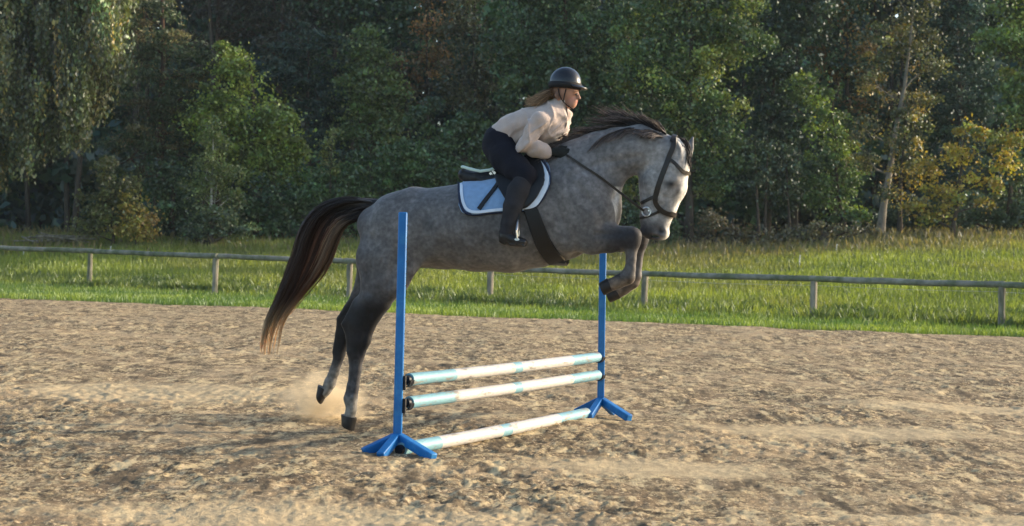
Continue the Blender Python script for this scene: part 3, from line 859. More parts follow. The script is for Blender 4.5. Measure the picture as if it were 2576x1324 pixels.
T('spruce_tree', 'dark blue-green tree behind the golden maple', 'tree', TG, (2410,), 62,
  [(2370, 130, 60, 80), (2420, 190, 75, 70), (2370, 270, 60, 60), (2430, 290, 75, 65), (2400, 390, 70, 60), (2440, 60, 90, 70), (2360, 40, 70, 60), (2400, -110, 130, 90)], (.028, .046, .034), leaf=.17, mat=needle_m, clump=.5, flat=.6, aspect=.24, dens=1.0)
T('maple_tree', 'golden-orange maple with leafy boughs low at the right', 'tree', TG, (2395,), 53.5,
  [(2445, 335, 40, 30), (2500, 365, 50, 32), (2545, 350, 40, 35), (2420, 395, 40, 28), (2520, 410, 40, 26), (2330, 430, 38, 26), (2350, 490, 42, 30), (2310, 515, 40, 28), (2390, 505, 36, 24), (2470, 455, 42, 26), (2495, 500, 34, 22), (2340, 545, 34, 22)],
  (.26, .19, .028), leaf=.14, clump=.34, dens=.75, col2=(.13, .14, .03), p2=.35, r0=.09)
T('linden_tree', 'light green leafy tree at the top right corner', 'tree', TG, (2640,), 52,
  [(2560, 20, 70, 60), (2500, 110, 50, 40), (2570, 120, 60, 50), (2550, 205, 55, 45), (2600, 230, 60, 60), (2570, 290, 45, 40), (2640, 60, 80, 80), (2640, 330, 60, 60), (2600, -90, 120, 90), (2680, 180, 70, 90)],
  (.085, .115, .030), leaf=.14, clump=.44, dens=.9, col2=(.14, .16, .035), p2=.3, r0=.18)
T('shrub', 'grey-green shrub low at the right edge under the golden maple', 'shrub', SG, (2540,), 54.5,
  [(2500, 540, 60, 40), (2560, 500, 60, 60), (2600, 540, 60, 50), (2450, 560, 40, 25), (2560, 430, 40, 40)], (.048, .068, .036), leaf=.14, clump=.4)
T('shrub', 'dark shrub in the shade left of the golden maple foot', 'shrub', SG, (2300,), 57.5,
  [(2300, 540, 60, 40), (2230, 550, 50, 40), (2370, 560, 60, 30), (2430, 530, 60, 50)], (.034, .052, .030), leaf=.15, clump=.4)
T('shrub', 'brownish brushwood at the foot of the wood right of the muzzle', 'shrub', SG, (1850,), 54.2,
  [(1800, 560, 55, 35), (1860, 590, 60, 28), (1780, 600, 40, 22), (1920, 600, 60, 22)], (.075, .060, .032), leaf=.12, clump=.34, dens=.7)
T('shrub', 'brown-green brushwood below the lime-leaved tree', 'shrub', SG, (2060,), 53.8,
  [(2000, 590, 60, 26), (2070, 590, 60, 28), (2130, 585, 50, 26), (2180, 580, 40, 22)], (.070, .062, .030), leaf=.12, clump=.34, dens=.7)
T('shrub', 'pale-green undergrowth seen under the horse neck', 'shrub', SG, (1590,), 54.5,
  [(1560, 560, 60, 45), (1640, 570, 60, 45), (1690, 590, 40, 30), (1500, 580, 60, 40)], (.055, .078, .034), leaf=.13, clump=.36)
# ================================================================== HORSE
HB = Wp(1200, 1000, 0.0); HB[2] = 0.0
horse = thing('horse', HB, 'dapple-grey horse with dark mane and tail leaping over the poles', 'horse')

torso = [st(952, 566, 52, 74), st(1005, 564, 73, 90), st(1060, 574, 97, 100), st(1120, 572, 101, 106), st(1200, 570, 112, 110),
         st(1280, 564, 119, 108), st(1345, 545, 126, 98), st(1400, 533, 122, 90), st(1450, 522, 112, 82), st(1497, 528, 55, 66)]
neck = [st(1405, 478, 88, 60), st(1462, 432, 80, 52), st(1510, 408, 76, 42), st(1555, 386, 64, 38), st(1605, 373, 57, 36), st(1655, 380, 45, 33), st(1684, 384, 37, 30)]
head = [st(1688, 386, 38, 31), st(1690, 425, 40, 36), st(1684, 470, 41, 34), st(1668, 520, 33, 26), st(1655, 556, 28, 23), st(1653, 578, 25, 22)]
jaw = [st(1652, 425, 42, 30), st(1652, 462, 42, 29), st(1648, 500, 36, 24), st(1634, 545, 22, 18), st(1630, 578, 15, 16)]
chains = [
    (torso, .02, .05), (neck, .02, .10), (head, .02, .04), (jaw, .03, .05),
    ([st(1400, 398, 22, 22), st(1330, 428, 26, 40)], .02, .08),                       # withers
    ([st(1040, 505, 30, 60), st(985, 528, 34, 66)], .02, .08),                        # croup
    ([st(1100, 662, 11, 14), st(1124, 664, 12, 14)], .01, .03),                        # sheath
    ([st(1655, 586, 12, 14), st(1668, 588, 13, 17)], .01, .03),                       # upper lip
    ([st(1618, 584, 9, 10), st(1636, 590, 10, 12)], .01, .02),                        # lower lip
]
for sgn in (1, -1):
    w = sgn
    chains += [
        ([st(1470, 500, 56, 30, 48 * w), st(1500, 545, 44, 26, 52 * w)], .02, .07),   # shoulder point
        ([st(1425, 470, 40, 22, 60 * w), st(1470, 540, 40, 24, 58 * w)], .02, .08),
        ([st(1687, 463, 9, 6, 34 * w)], 0, .015),                                     # eye rim
        ([st(1682, 448, 8, 5, 34 * w), st(1698, 452, 8, 5, 31 * w)], .005, .02),      # brow
        ([st(1655, 455, 34, 8, 27 * w)], 0, .03),                                     # cheek
        ([st(1668, 505, 6, 5, 28 * w), st(1645, 500, 6, 5, 27 * w)], .005, .015),     # facial crest
        ([st(1664, 582, 11, 6, 17 * w)], 0, .015),                                    # nostril
    ]
# near and far hind legs
chains += [
    ([st(985, 590, 76, 50, 44), st(962, 650, 66, 46, 56), st(962, 706, 57, 38, 60), st(944, 752, 42, 29, 60), st(925, 783, 38, 25, 58),
      st(909, 815, 36, 22, 56), st(904, 852, 30, 19, 55), st(897, 885, 22, 15, 54), st(894, 930, 15, 12, 53), st(888, 972, 15, 12, 52), st(882, 1004, 17, 14, 52), st(884, 1030, 13, 13, 52), st(878, 1050, 14, 15, 52)], .015, .06),
    ([st(905, 765, 18, 12, 58), st(879, 800, 11, 9, 57), st(867, 816, 9, 8, 56), st(878, 848, 8, 7, 55), st(883, 885, 7, 6, 54)], .01, .03),
    ([st(1030, 620, 52, 20, 70), st(1000, 690, 36, 20, 66)], .02, .09),               # stifle
    ([st(985, 590, 76, 50, -44), st(955, 655, 60, 44, -56), st(938, 708, 44, 34, -58), st(912, 750, 31, 24, -58), st(890, 782, 26, 18, -57),
      st(876, 812, 22, 16, -56), st(866, 845, 18, 14, -55), st(853, 893, 15, 12, -54), st(841, 935, 13.5, 11, -53), st(830, 964, 15, 13, -52), st(822, 980, 12, 12, -52), st(815, 988, 13, 14, -52)], .015, .06),
    ([st(890, 765, 12, 10, -57), st(864, 793, 9, 8, -56), st(855, 803, 8, 8, -56), st(850, 840, 6, 7, -55), st(842, 885, 6, 6, -54)], .01, .03),
]
# near and far forelegs, folded
chains += [
    ([st(1440, 585, 52, 30, 52), st(1490, 602, 38, 27, 54), st(1535, 602, 33, 23, 52), st(1575, 598, 27, 20, 50), st(1594, 596, 19, 18, 49)], .015, .06),
    ([st(1589, 594, 22, 19, 49), st(1590, 612, 19, 17, 49), st(1588, 630, 13.5, 13, 49), st(1587, 655, 12.5, 11, 49), st(1585, 678, 14, 13, 49), st(1578, 697, 20, 16, 49), st(1558, 708, 17, 14, 49), st(1538, 716, 17, 16, 49)], .012, .02),
    ([st(1440, 585, 52, 30, -52), st(1500, 600, 36, 26, -52), st(1560, 604, 30, 22, -50), st(1600, 602, 22, 18, -48), st(1614, 599, 18, 16, -48)], .015, .06),
    ([st(1612, 600, 18, 17, -48), st(1611, 618, 15, 15, -48), st(1607, 636, 12.5, 12, -48), st(1604, 668, 12, 11, -48), st(1599, 694, 16, 14, -48), st(1592, 710, 17, 15, -48), st(1571, 725, 16, 14, -48), st(1555, 735, 16, 15, -48)], .012, .02),
]
# ears (inside the body's own skin)
chains += [
    ([st(1707, 398, 11, 8, 20), st(1704, 376, 10, 6, 23), st(1700, 350, 3, 2.5, 25)], .005, .015),
    ([st(1729, 392, 11, 8, -16), st(1735, 372, 11, 6, -19), st(1743, 344, 3, 2.5, -22)], .005, .015),
]
cuts = []
for w in (1, -1):
    cuts += [([st(1667, 584, 7, 6, 22 * w), st(1659, 579, 5, 4, 21 * w)], .004, .006)]
cuts += [([st(1640, 592, 2.5, 30, 0), st(1662, 597, 2, 30, 0)], .002, .005)]
cuts += [([st(1707, 390, 3.5, 4, 31), st(1701, 362, 2, 3, 31)], .003, .004)]

def coat_colour(W, V):
    p = pix(W); x, y = p[:, 0], p[:, 1]
    n = len(x); w = V[:, 1] * S
    C = np.tile(np.array([.126, .120, .119]), (n, 1))
    def blend(c, t):
        C[:] = C * (1 - t[:, None]) + np.array(c) * t[:, None]
    nz = fbm(V[:, 0] * 9 + V[:, 1] * 4, V[:, 2] * 9, 201, 3)
    blend((.225, .218, .22), sstep(1380, 1560, x) * (1 - sstep(470, 560, y)) * .75)               # neck paler
    blend((.34, .33, .325), sstep(1590, 1650, x) * (1 - sstep(585, 600, y)) * sstep(340, 420, y + 0 * x) * .9)  # face
    blend((.072, .070, .078), np.clip(sstep(940, 900, x) + sstep(600, 760, y) * (x < 1060), 0, 1) * .6)   # quarters darker
    blend((.185, .17, .16), sstep(600, 672, y) * (x > 1040) * (x < 1430) * .55)                        # belly paler
    blend((.010, .0095, .011), sstep(722, 785, y) * (x < 1060) * (1 - .7 * sstep(880, 935, y)))          # gaskin and hock near black
    blend((.20, .19, .17), sstep(985, 1015, y) * (x > 850) * (x < 960))                                  # pale near sock
    blend((.26, .24, .21), sstep(905, 955, y) * (x < 856))                                               # pale far sock
    fl = (x > 1440) * (x < 1640) * (y > 540)
    blend((.026, .025, .029), fl * np.clip(sstep(1470, 1560, x) * sstep(555, 590, y), 0, 1) * (1 - sstep(700, 730, y) * .3))   # forearms and cannons
    blend((.13, .12, .115), (x > 1560) * (x < 1640) * sstep(618, 640, y) * (1 - sstep(690, 705, y)) * (y > 600) * .8)
    blend(np.array([.15, .115, .085]), fl * sstep(690, 712, y) * .75)
    hd = (x > 1605) * (y < 615) * (w < 60) * (np.abs(w) < 40)
    blend((.06, .058, .064), hd * sstep(540, 575, y) * sstep(1700, 1660, x) * .8)                         # muzzle
    blend((.02, .018, .018), hd * np.exp(-(((x - 1688) / 16) ** 2 + ((y - 463) / 9) ** 2)))               # round the eye
    blend((.012, .011, .012), hd * np.exp(-(((x - 1664) / 9) ** 2 + ((y - 583) / 6) ** 2)))
    blend((.10, .08, .07), hd * np.exp(-(((x - 1705) / 9) ** 2 + ((y - 490) / 26) ** 2)) * .6)
    blend((.74, .71, .66), hd * (np.abs(w) < 26) * np.exp(-((x - np.interp(y, [340, 411, 436, 486, 539, 590, 602], [1712, 1735, 1734, 1718, 1698, 1687, 1675])) / 11) ** 2))   # white blaze, brightened to carry the sunlit rim of the face
    blend((.72, .70, .66), np.exp(-((x - np.interp(y, [480, 525, 575], [1553, 1546, 1532])) / 9) ** 2) * (y > 470) * (y < 585) * (np.abs(w) < 50))   # sunlit rim of the chest, painted into the coat colour
    pt = fbm(V[:, 0] * 5 + 7, V[:, 2] * 5 + V[:, 1] * 3, 231, 3)
    grit = fbm(V[:, 0] * 38, V[:, 2] * 38 + V[:, 1] * 20, 241, 2)
    low = (sstep(690, 712, y) * fl + (y > 930) * (x < 1000)) > .3
    C *= np.where(low, .45 + 1.1 * grit, 1.0)[:, None]
    C *= (.70 + .60 * nz)[:, None] * (.72 + .56 * pt)[:, None]
    return C

def coat_material():
    m = bpy.data.materials.new('grey_coat'); m.use_nodes = True
    t = m.node_tree; N = t.nodes; K = t.links; p = N['Principled BSDF']
    tc = N.new('ShaderNodeTexCoord')
    a = N.new('ShaderNodeAttribute'); a.attribute_name = 'col'
    nz = N.new('ShaderNodeTexNoise'); nz.inputs['Scale'].default_value = 7; nz.inputs['Detail'].default_value = 5; K.new(tc.outputs['Object'], nz.inputs['Vector'])
    ad = N.new('ShaderNodeVectorMath'); ad.operation = 'MULTIPLY_ADD'; ad.inputs[1].default_value = (.13, .13, .13)
    K.new(nz.outputs['Color'], ad.inputs[0]); K.new(tc.outputs['Object'], ad.inputs[2])
    vo = N.new('ShaderNodeTexVoronoi'); vo.inputs['Scale'].default_value = 19; vo.feature = 'SMOOTH_F1'; vo.inputs['Smoothness'].default_value = .6
    K.new(ad.outputs[0], vo.inputs['Vector'])
    r = N.new('ShaderNodeMapRange'); r.inputs[1].default_value, r.inputs[2].default_value, r.inputs[3].default_value, r.inputs[4].default_value = .08, .58, 1.17, .82
    K.new(vo.outputs['Distance'], r.inputs[0])
    n2 = N.new('ShaderNodeTexNoise'); n2.inputs['Scale'].default_value = 38; n2.inputs['Detail'].default_value = 4; K.new(tc.outputs['Object'], n2.inputs['Vector'])
    r2 = N.new('ShaderNodeMapRange'); r2.inputs[1].default_value, r2.inputs[2].default_value, r2.inputs[3].default_value, r2.inputs[4].default_value = .3, .7, .72, 1.28
    K.new(n2.outputs[0], r2.inputs[0])
    mu = N.new('ShaderNodeMath'); mu.operation = 'MULTIPLY'; K.new(r.outputs[0], mu.inputs[0]); K.new(r2.outputs[0], mu.inputs[1])
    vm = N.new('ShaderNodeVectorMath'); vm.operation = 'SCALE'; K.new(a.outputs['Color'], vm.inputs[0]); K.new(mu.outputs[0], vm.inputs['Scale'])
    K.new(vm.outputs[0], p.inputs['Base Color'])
    p.inputs['Roughness'].default_value = .6; p.inputs['Specular IOR Level'].default_value = .25
    p.inputs['Sheen Weight'].default_value = .12; p.inputs['Sheen Roughness'].default_value = .4
    n3 = N.new('ShaderNodeTexNoise'); n3.inputs['Scale'].default_value = 110; n3.inputs['Detail'].default_value = 3; K.new(tc.outputs['Object'], n3.inputs['Vector'])
    b = N.new('ShaderNodeBump'); b.inputs['Strength'].default_value = .35; b.inputs['Distance'].default_value = .004
    K.new(n3.outputs[0], b.inputs['Height']); K.new(b.outputs[0], p.inputs['Normal'])
    return m
coat = coat_material()
def muscle(W, V):
    d = .010 * (fbm(V[:, 0] * 5.0 + 3, V[:, 2] * 5.0 + V[:, 1] * 2, 301, 2) - .5)
    p = pix(W); side = sstep(.03, .08, np.abs(V[:, 1]))
    for depth, sg, line in [(.016, 13, [(1398, 418), (1450, 470), (1500, 520), (1520, 560)]), (.014, 13, [(1385, 470), (1405, 540), (1436, 600), (1452, 640)]),
                            (.018, 24, [(1075, 545), (1062, 590), (1064, 640)]), (.010, 10, [(1005, 560), (1000, 640), (978, 715)]), (.010, 9, [(940, 600), (928, 690), (925, 735)]),
                            (.014, 10, [(1604, 432), (1572, 462), (1548, 500)]), (.008, 10, [(1440, 440), (1520, 410), (1610, 395)]), (.010, 9, [(1628, 418), (1608, 450), (1610, 490)]),
                            (.008, 6, [(928, 790), (915, 850), (905, 890)]), (.006, 4, [(893, 905), (888, 960), (882, 995)]), (.007, 7, [(1500, 590), (1560, 590)]), (.006, 4, [(1584, 625), (1583, 680)]),
                            (.007, 7, [(1672, 500), (1662, 535)]), (.006, 8, [(1120, 610), (1150, 655)]), (.005, 8, [(1180, 590), (1205, 655)])]:
        best = np.full(len(p), 1e9); L2 = np.array(line, float)
        for a, b in zip(L2[:-1], L2[1:]):
            ab = b - a; t = np.clip(((p - a) @ ab) / (ab @ ab), 0, 1)
            best = np.minimum(best, ((p - a - t[:, None] * ab) ** 2).sum(1))
        d -= depth * np.exp(-best / sg ** 2) * side
    return d
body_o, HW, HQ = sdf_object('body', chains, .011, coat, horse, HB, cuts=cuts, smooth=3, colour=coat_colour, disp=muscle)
hbvh = BVHTree.FromPolygons([Vector(p) for p in HW], HQ.tolist())

# hooves: sole outline larger than the coronet
hoof_m = material('hoof_horn', (.018, .016, .015), .5, .3, 14, bump=.2, bscale=50, second=(.045, .038, .03), sfac=(.5, .7), sscale=10, stretch=(1, 1, .3))
def hoof(c0, c1, s0, s1, w, hw):
    """coronet back/front and sole heel/toe in reference units"""
    A0, A1, B0, B1 = (np.array(Lp(*q, w / S)) for q in (c0, c1, s0, s1))
    V, n = [], 20
    for t, sc in ((0, 1.0), (.12, 1.04), (.5, 1.0), (.92, 1.0), (1.0, .93)):
        p, q = A0 + (B0 - A0) * t, A1 + (B1 - A1) * t
        c, h = (p + q) / 2, (q - p) / 2
        wd = hw / S * (.80 + .20 * t) * sc
        for k in range(n):
            a = 2 * math.pi * k / n
            V.append(c + h * math.cos(a) * sc + np.array([0, 1, 0]) * wd * math.sin(a))
    Fs = [(i * n + k, i * n + (k + 1) % n, (i + 1) * n + (k + 1) % n, (i + 1) * n + k) for i in range(4) for k in range(n)]
    Fs += [tuple(range(n)), tuple(4 * n + k for k in range(n))]
    m = MB(); m.add(to_world(np.array(V)), Fs); m.build('hoof', hoof_m, horse, HB, auto=50)
hoof((859, 1042), (897, 1052), (860, 1070), (891, 1085), 52, 19)
hoof((801, 968), (829, 984), (797, 992), (808, 1018), -52, 18)
hoof((1528, 700), (1545, 730), (1507, 712), (1520, 744), 49, 18)
hoof((1549, 722), (1562, 750), (1524, 736), (1536, 762), -48, 18)

# eyes
eye_m = material('dark_eye', (.008, .006, .005), .08, .1, spec=.6, coat=.6)
for w in (1, -1):
    c = to_world(Lp(1688, 464, w * 36 / S)); m = MB()
    n1, n2_ = 8, 12; V = []
    for i in range(n1 + 1):
        for j in range(n2_):
            a, b = math.pi * i / n1, 2 * math.pi * j / n2_
            V.append(c + .019 * (HU * math.sin(a) * math.cos(b) * 1.15 + np.array([0, 0, 1]) * math.sin(a) * math.sin(b) * .8 + HN * math.cos(a) * .55))
    Fs = [(i * n2_ + j, i * n2_ + (j + 1) % n2_, (i + 1) * n2_ + (j + 1) % n2_, (i + 1) * n2_ + j) for i in range(n1) for j in range(n2_)]
    m.add(V, Fs).build('eye', eye_m, horse, HB)

# hair
def hair_material(name, trans=.25, rough=.45):
    m = bpy.data.materials.new(name); m.use_nodes = True
    t = m.node_tree; N = t.nodes; K = t.links; p = N['Principled BSDF']; out = N['Material Output']
    a = N.new('ShaderNodeAttribute'); a.attribute_name = 'col'
    K.new(a.outputs['Color'], p.inputs['Base Color']); p.inputs['Roughness'].default_value = rough; p.inputs['Specular IOR Level'].default_value = .3
    tr = N.new('ShaderNodeBsdfTranslucent')
    vm = N.new('ShaderNodeVectorMath'); vm.operation = 'MULTIPLY'; vm.inputs[1].default_value = (1.35, 1.1, .82)
    K.new(a.outputs['Color'], vm.inputs[0]); K.new(vm.outputs[0], tr.inputs[0])
    mx = N.new('ShaderNodeMixShader'); mx.inputs[0].default_value = trans
    K.new(p.outputs[0], mx.inputs[1]); K.new(tr.outputs[0], mx.inputs[2]); K.new(mx.outputs[0], out.inputs[0])
    return m
hair_m = hair_material('horse_hair', .30)

def strands(paths, cols, r0, taper=.25):
    """paths (n, k, 3) world, cols (n, k, 3): three-sided tapering strands"""
    n, k, _ = paths.shape
    T = np.gradient(paths, axis=1); T /= np.linalg.norm(T, axis=2, keepdims=True) + 1e-9
    ref = rng.normal(0, 1, (n, 1, 3)) + np.zeros((1, k, 1))
    a = np.cross(T, ref); a /= np.linalg.norm(a, axis=2, keepdims=True) + 1e-9
    b = np.cross(T, a)
    s = np.linspace(0, 1, k)[None, :, None]
    r = np.asarray(r0).reshape(-1, 1, 1) * (1 - (1 - taper) * s ** 1.6)
    V = np.stack([paths + r * (a * math.cos(q) + b * math.sin(q)) for q in (0, 2.1, 4.2)], 2)
    C = np.repeat(cols[:, :, None, :], 3, 2)
    idx = np.arange(n * k * 3).reshape(n, k, 3)
    Q = np.concatenate([np.stack([idx[:, :-1, j], idx[:, :-1, (j + 1) % 3], idx[:, 1:, (j + 1) % 3], idx[:, 1:, j]], -1).reshape(-1, 4) for j in range(3)])
    return V.reshape(-1, 3), Q, C.reshape(-1, 3)

def curve(pts, ts):
    """Catmull-Rom through reference points"""
    P = np.array(pts, float); n = len(P) - 1
    P = np.vstack([2 * P[0] - P[1], P, 2 * P[-1] - P[-2]])
    out = []
    for t in ts:
        x = min(max(t, 0), .9999) * n; i = int(x); f = x - i
        a, b, c, d = P[i:i + 4]
        out.append(.5 * (2 * b + (c - a) * f + (2 * a - 5 * b + 4 * c - d) * f * f + (3 * b - a - 3 * c + d) * f ** 3))
    return np.array(out)

# tail: dock arched out, hair falling behind
outer = [(935, 506), (899, 498), (850, 500), (797, 523), (758, 572), (742, 632), (722, 693), (698, 753), (673, 800), (659, 853), (655, 893)]
inner = [(930, 530), (915, 540), (895, 556), (868, 568), (850, 600), (830, 650), (806, 692), (777, 728), (745, 768), (712, 815), (697, 893)]
NT, KT = 1500, 17
ts = np.linspace(0, 1, KT)
oc, ic = curve(outer, ts), curve(inner, ts)
paths = np.zeros((NT, KT, 3)); cols = np.zeros((NT, KT, 3))
tlocks = [(rng.uniform(-.02, 1.0) ** 1.0 if True else 0, rng.uniform(.66, 1.0), rng.normal(0, .13), rng.normal(0, 15), rng.uniform(0, 6.3), rng.normal(0, 9), math.exp(rng.normal(0, .28))) for _ in range(46)]
for i in range(NT):
    lk = tlocks[rng.integers(46)]
    s0 = np.clip(lk[0] + rng.normal(0, .035), -.03, 1.03)
    end = np.clip(lk[1] * rng.uniform(.84, 1.05), .4, 1.0)
    s1 = np.clip(s0 + lk[2] + rng.normal(0, .03), -.06, 1.08)
    tt = ts * end
    wv = lk[3] + rng.normal(0, 4); wv0 = lk[5] + rng.normal(0, 4); ph = lk[4] + rng.normal(0, .25)
    for k in range(KT):
        f = tt[k] * (KT - 1); i0 = int(min(f, KT - 2)); ff = f - i0
        o_, i_ = oc[i0] * (1 - ff) + oc[i0 + 1] * ff, ic[i0] * (1 - ff) + ic[i0 + 1] * ff
        s_ = s0 + (s1 - s0) * ts[k] + .075 * math.sin(6 * tt[k] + ph) * ts[k]
        q = o_ * (1 - s_) + i_ * s_
        fan = math.sin(min(tt[k] * 2.2, 1) * math.pi / 2)
        ww = (wv0 * (1 - fan) + (wv + 6 * math.sin(3 * tt[k] + ph)) * fan) * (1 - .45 * tt[k]) + rng.normal(0, .3)
        paths[i, k] = Lp(q[0], q[1], ww / S)
    tipt = sstep(.70, .94, tt)[:, None]; red = (sstep(.20, .55, tt) * (.25 + .75 * sstep(.15, .8, s0)))[:, None]
    c = np.array([.034, .028, .027]) * (1 - red) + np.array([.175, .078, .044]) * red
    if s0 > .72: 
        bl = sstep(.22, .34, tt)[:, None] * (1 - sstep(.5, .75, tt)[:, None]) * rng.uniform(.2, .75); c = c * (1 - bl) + np.array([.40, .29, .19]) * bl
    if s0 < .3 and rng.uniform() < .35: c = c + .04
    c = c * (1 - tipt * .9) + np.array([.74, .56, .34]) * tipt * .9
    cols[i] = c * lk[6] * math.exp(rng.normal(0, .2))
V, Q, C = strands(to_world(paths), cols, rng.uniform(.0022, .0042, NT))
link('tail', mesh_np('tail', V - HB, Q, C, smooth=True), hair_m, horse)

# dock of the tail (skin) under the hair belongs to the tail
m = MB(); m.tube([Wp(x, y) for x, y in [(950, 522), (925, 516), (895, 511), (862, 515), (830, 532), (808, 556)]], [.062, .05, .042, .036, .028, .012], 10)
dock = m.build('tail_dock', material('dark_skin', (.03, .027, .027), .7), horse, HB)

# mane streaming back from the crest
crest = [(1400, 402), (1440, 383), (1475, 361), (1510, 342), (1550, 326), (1600, 317), (1645, 327), (1676, 346)]
NM, KM = 2800, 11
paths = np.zeros((NM, KM, 3)); cols = np.zeros((NM, KM, 3))
cp = curve(crest, np.linspace(0, 1, 60))
locks = []
for j in range(64):
    t0 = j / 63
    ln = (62 + 62 * math.sin(math.pi * min(1, .18 + t0 * .9)) ** .8) * rng.uniform(.75, 1.3)
    up = rng.uniform(-.02, .66) if t0 > .25 else rng.uniform(-.1, .25)
    locks.append((t0, ln, up, rng.normal(0, 12), rng.uniform(0, 6.3)))
for i in range(NM):
    t0, ln, up, wl, ph = locks[rng.integers(64)]
    t0 = np.clip(t0 + rng.normal(0, .018), 0, 1)
    base = cp[int(t0 * 59)]; ahead = cp[max(int(t0 * 59) - 9, 0)]
    tg = (ahead - base) / (np.linalg.norm(ahead - base) + 1e-6)
    if t0 < .16: tg = np.array([-.85, -.1])
    ln = ln * rng.uniform(.55, 1.08)
    drop = rng.uniform(0, 1) < .28
    nrm = np.array([tg[1], -tg[0]]) * 1.0
    if nrm[1] > 0: nrm = -nrm
    for k in range(KM):
        s_ = k / (KM - 1)
        q = base + np.array([0, 3.0]) + tg * ln * s_ * (1 - .1 * s_)
        lift = 9 * math.sin(min(s_ * 2.2, 1) * math.pi * .5) + up * ln * s_ * .85 + 3.2 * math.sin(6 * s_ + ph) * s_
        if drop: lift = 7 * s_ - 26 * s_ ** 1.8 * rng.uniform(.96, 1.04) - 5 * math.sin(5 * s_ + ph) * s_
        q = q + nrm * lift
        ww = (wl * s_ + rng.normal(0, .5) + (6 + 30 * s_ if drop else 3 * math.sin(4 * s_ + ph)))
        paths[i, k] = Lp(q[0], q[1], ww / S)
    ss = np.linspace(0, 1, KM)[:, None]
    dk = np.array([.036, .031, .032]); lt = np.array([.26, .215, .195])
    f = sstep(.3, .95, ss) * rng.uniform(.2, 1.0)
    cols[i] = (dk * (1 - f) + lt * f) * math.exp(rng.normal(0, .25))
V, Q, C = strands(to_world(paths), cols, rng.uniform(.0024, .0048, NM))
link('mane', mesh_np('mane', V - HB, Q, C, smooth=True), hair_m, horse)

# forelock between the ears
NF, KF = 170, 9
paths = np.zeros((NF, KF, 3)); cols = np.zeros((NF, KF, 3))
for i in range(NF):
    a = np.array([rng.uniform(1702, 1722), rng.uniform(346, 366)]); b = np.array([1732 + rng.normal(0, 4), rng.uniform(392, 428)])
    w0, w1 = rng.normal(-2, 7), rng.normal(4, 9)
    for k in range(KF):
        s_ = k / (KF - 1); q = a + (b - a) * s_ + np.array([9, -3]) * math.sin(s_ * math.pi)
        paths[i, k] = Lp(q[0], q[1], (w0 + (w1 - w0) * s_) / S)
    cols[i] = np.array([.032, .028, .028]) * math.exp(rng.normal(0, .3))
V, Q, C = strands(to_world(paths), cols, rng.uniform(.0025, .004, NF))
link('forelock', mesh_np('forelock', V - HB, Q, C, smooth=True), hair_m, horse)

# ================================================================== TACK
leather = material('black_leather', (.006, .006, .007), .5, .3, 20, bump=.15, bscale=90, spec=.4)
leather_brown = material('dark_bridle_leather', (.020, .015, .012), .45, .3, 20, spec=.4)
metal = material('steel', (.6, .6, .6), .28, .1, metallic=1.0)
def mirror_w(P):
    P = np.asarray(P); w = (P - HO) @ HN
    return P - 2 * w[..., None] * HN

def ribbon(mb, P, Nn, width, thick, mirror=False):
    P, Nn = np.asarray(P, float), np.asarray(Nn, float)
    T = np.gradient(P, axis=0); T /= np.linalg.norm(T, axis=1)[:, None] + 1e-9
    Sd = np.cross(Nn, T); Sd /= np.linalg.norm(Sd, axis=1)[:, None] + 1e-9
    wd = np.broadcast_to(width, (len(P),))[:, None] / 2
    V = np.stack([P - Sd * wd, P + Sd * wd, P + Sd * wd * .9 + Nn * thick, P - Sd * wd * .9 + Nn * thick], 1).reshape(-1, 3)
    n = len(P)
    Fs = [(4 * i + j, 4 * i + (j + 1) % 4, 4 * i + 4 + (j + 1) % 4, 4 * i + 4 + j) for i in range(n - 1) for j in range(4)] + [(0, 1, 2, 3), (4 * n - 4, 4 * n - 3, 4 * n - 2, 4 * n - 1)]
    mb.add(V, Fs)
    if mirror: mb.add(mirror_w(V), Fs)

def on_surface(pts, n, bvh, off=.004):
    """reference-unit polyline laid onto a surface as seen from the camera side"""
    C2 = curve(pts, np.linspace(0, 1, n)); P, Nn = [], []
    for x, y in C2:
        d = ray(x, y); h = bvh.ray_cast(Vector(CAM), Vector(d))
        if h[0] is None:
            if P: P.append(P[-1] + .0); Nn.append(Nn[-1])
            continue
        nn = np.array(h[1]); nn = nn if nn @ d < 0 else -nn
        P.append(np.array(h[0]) + nn * off); Nn.append(nn)
    P, Nn = np.array(P), np.array(Nn)
    keep = np.concatenate([[True], np.linalg.norm(np.diff(P, axis=0), axis=1) > 1e-4]); P, Nn = P[keep], Nn[keep]
    for _ in range(2):
        P[1:-1] = (P[:-2] + 2 * P[1:-1] + P[2:]) / 4; Nn[1:-1] = (Nn[:-2] + 2 * Nn[1:-1] + Nn[2:]) / 4
    return P, Nn / np.linalg.norm(Nn, axis=1)[:, None]

def loop_round(A, B, bvh, n=56, off=.005, a0=0, a1=2 * math.pi, far=.4):
    """closed band in the plane through reference points A, B and the sideways direction"""
    a, b = to_world(Lp(*A)), to_world(Lp(*B)); c = (a + b) / 2; e = (a - b) / np.linalg.norm(a - b)
    P, Nn = [], []
    for th in np.linspace(a0, a1, n):
        d = e * math.cos(th) + HN * math.sin(th)
        h = bvh.ray_cast(Vector(c + d * far), Vector(-d))
        if h[0] is None: continue
        P.append(np.array(h[0]) + d * off); Nn.append(d)
    P = np.array(P)
    return P, np.array(Nn)

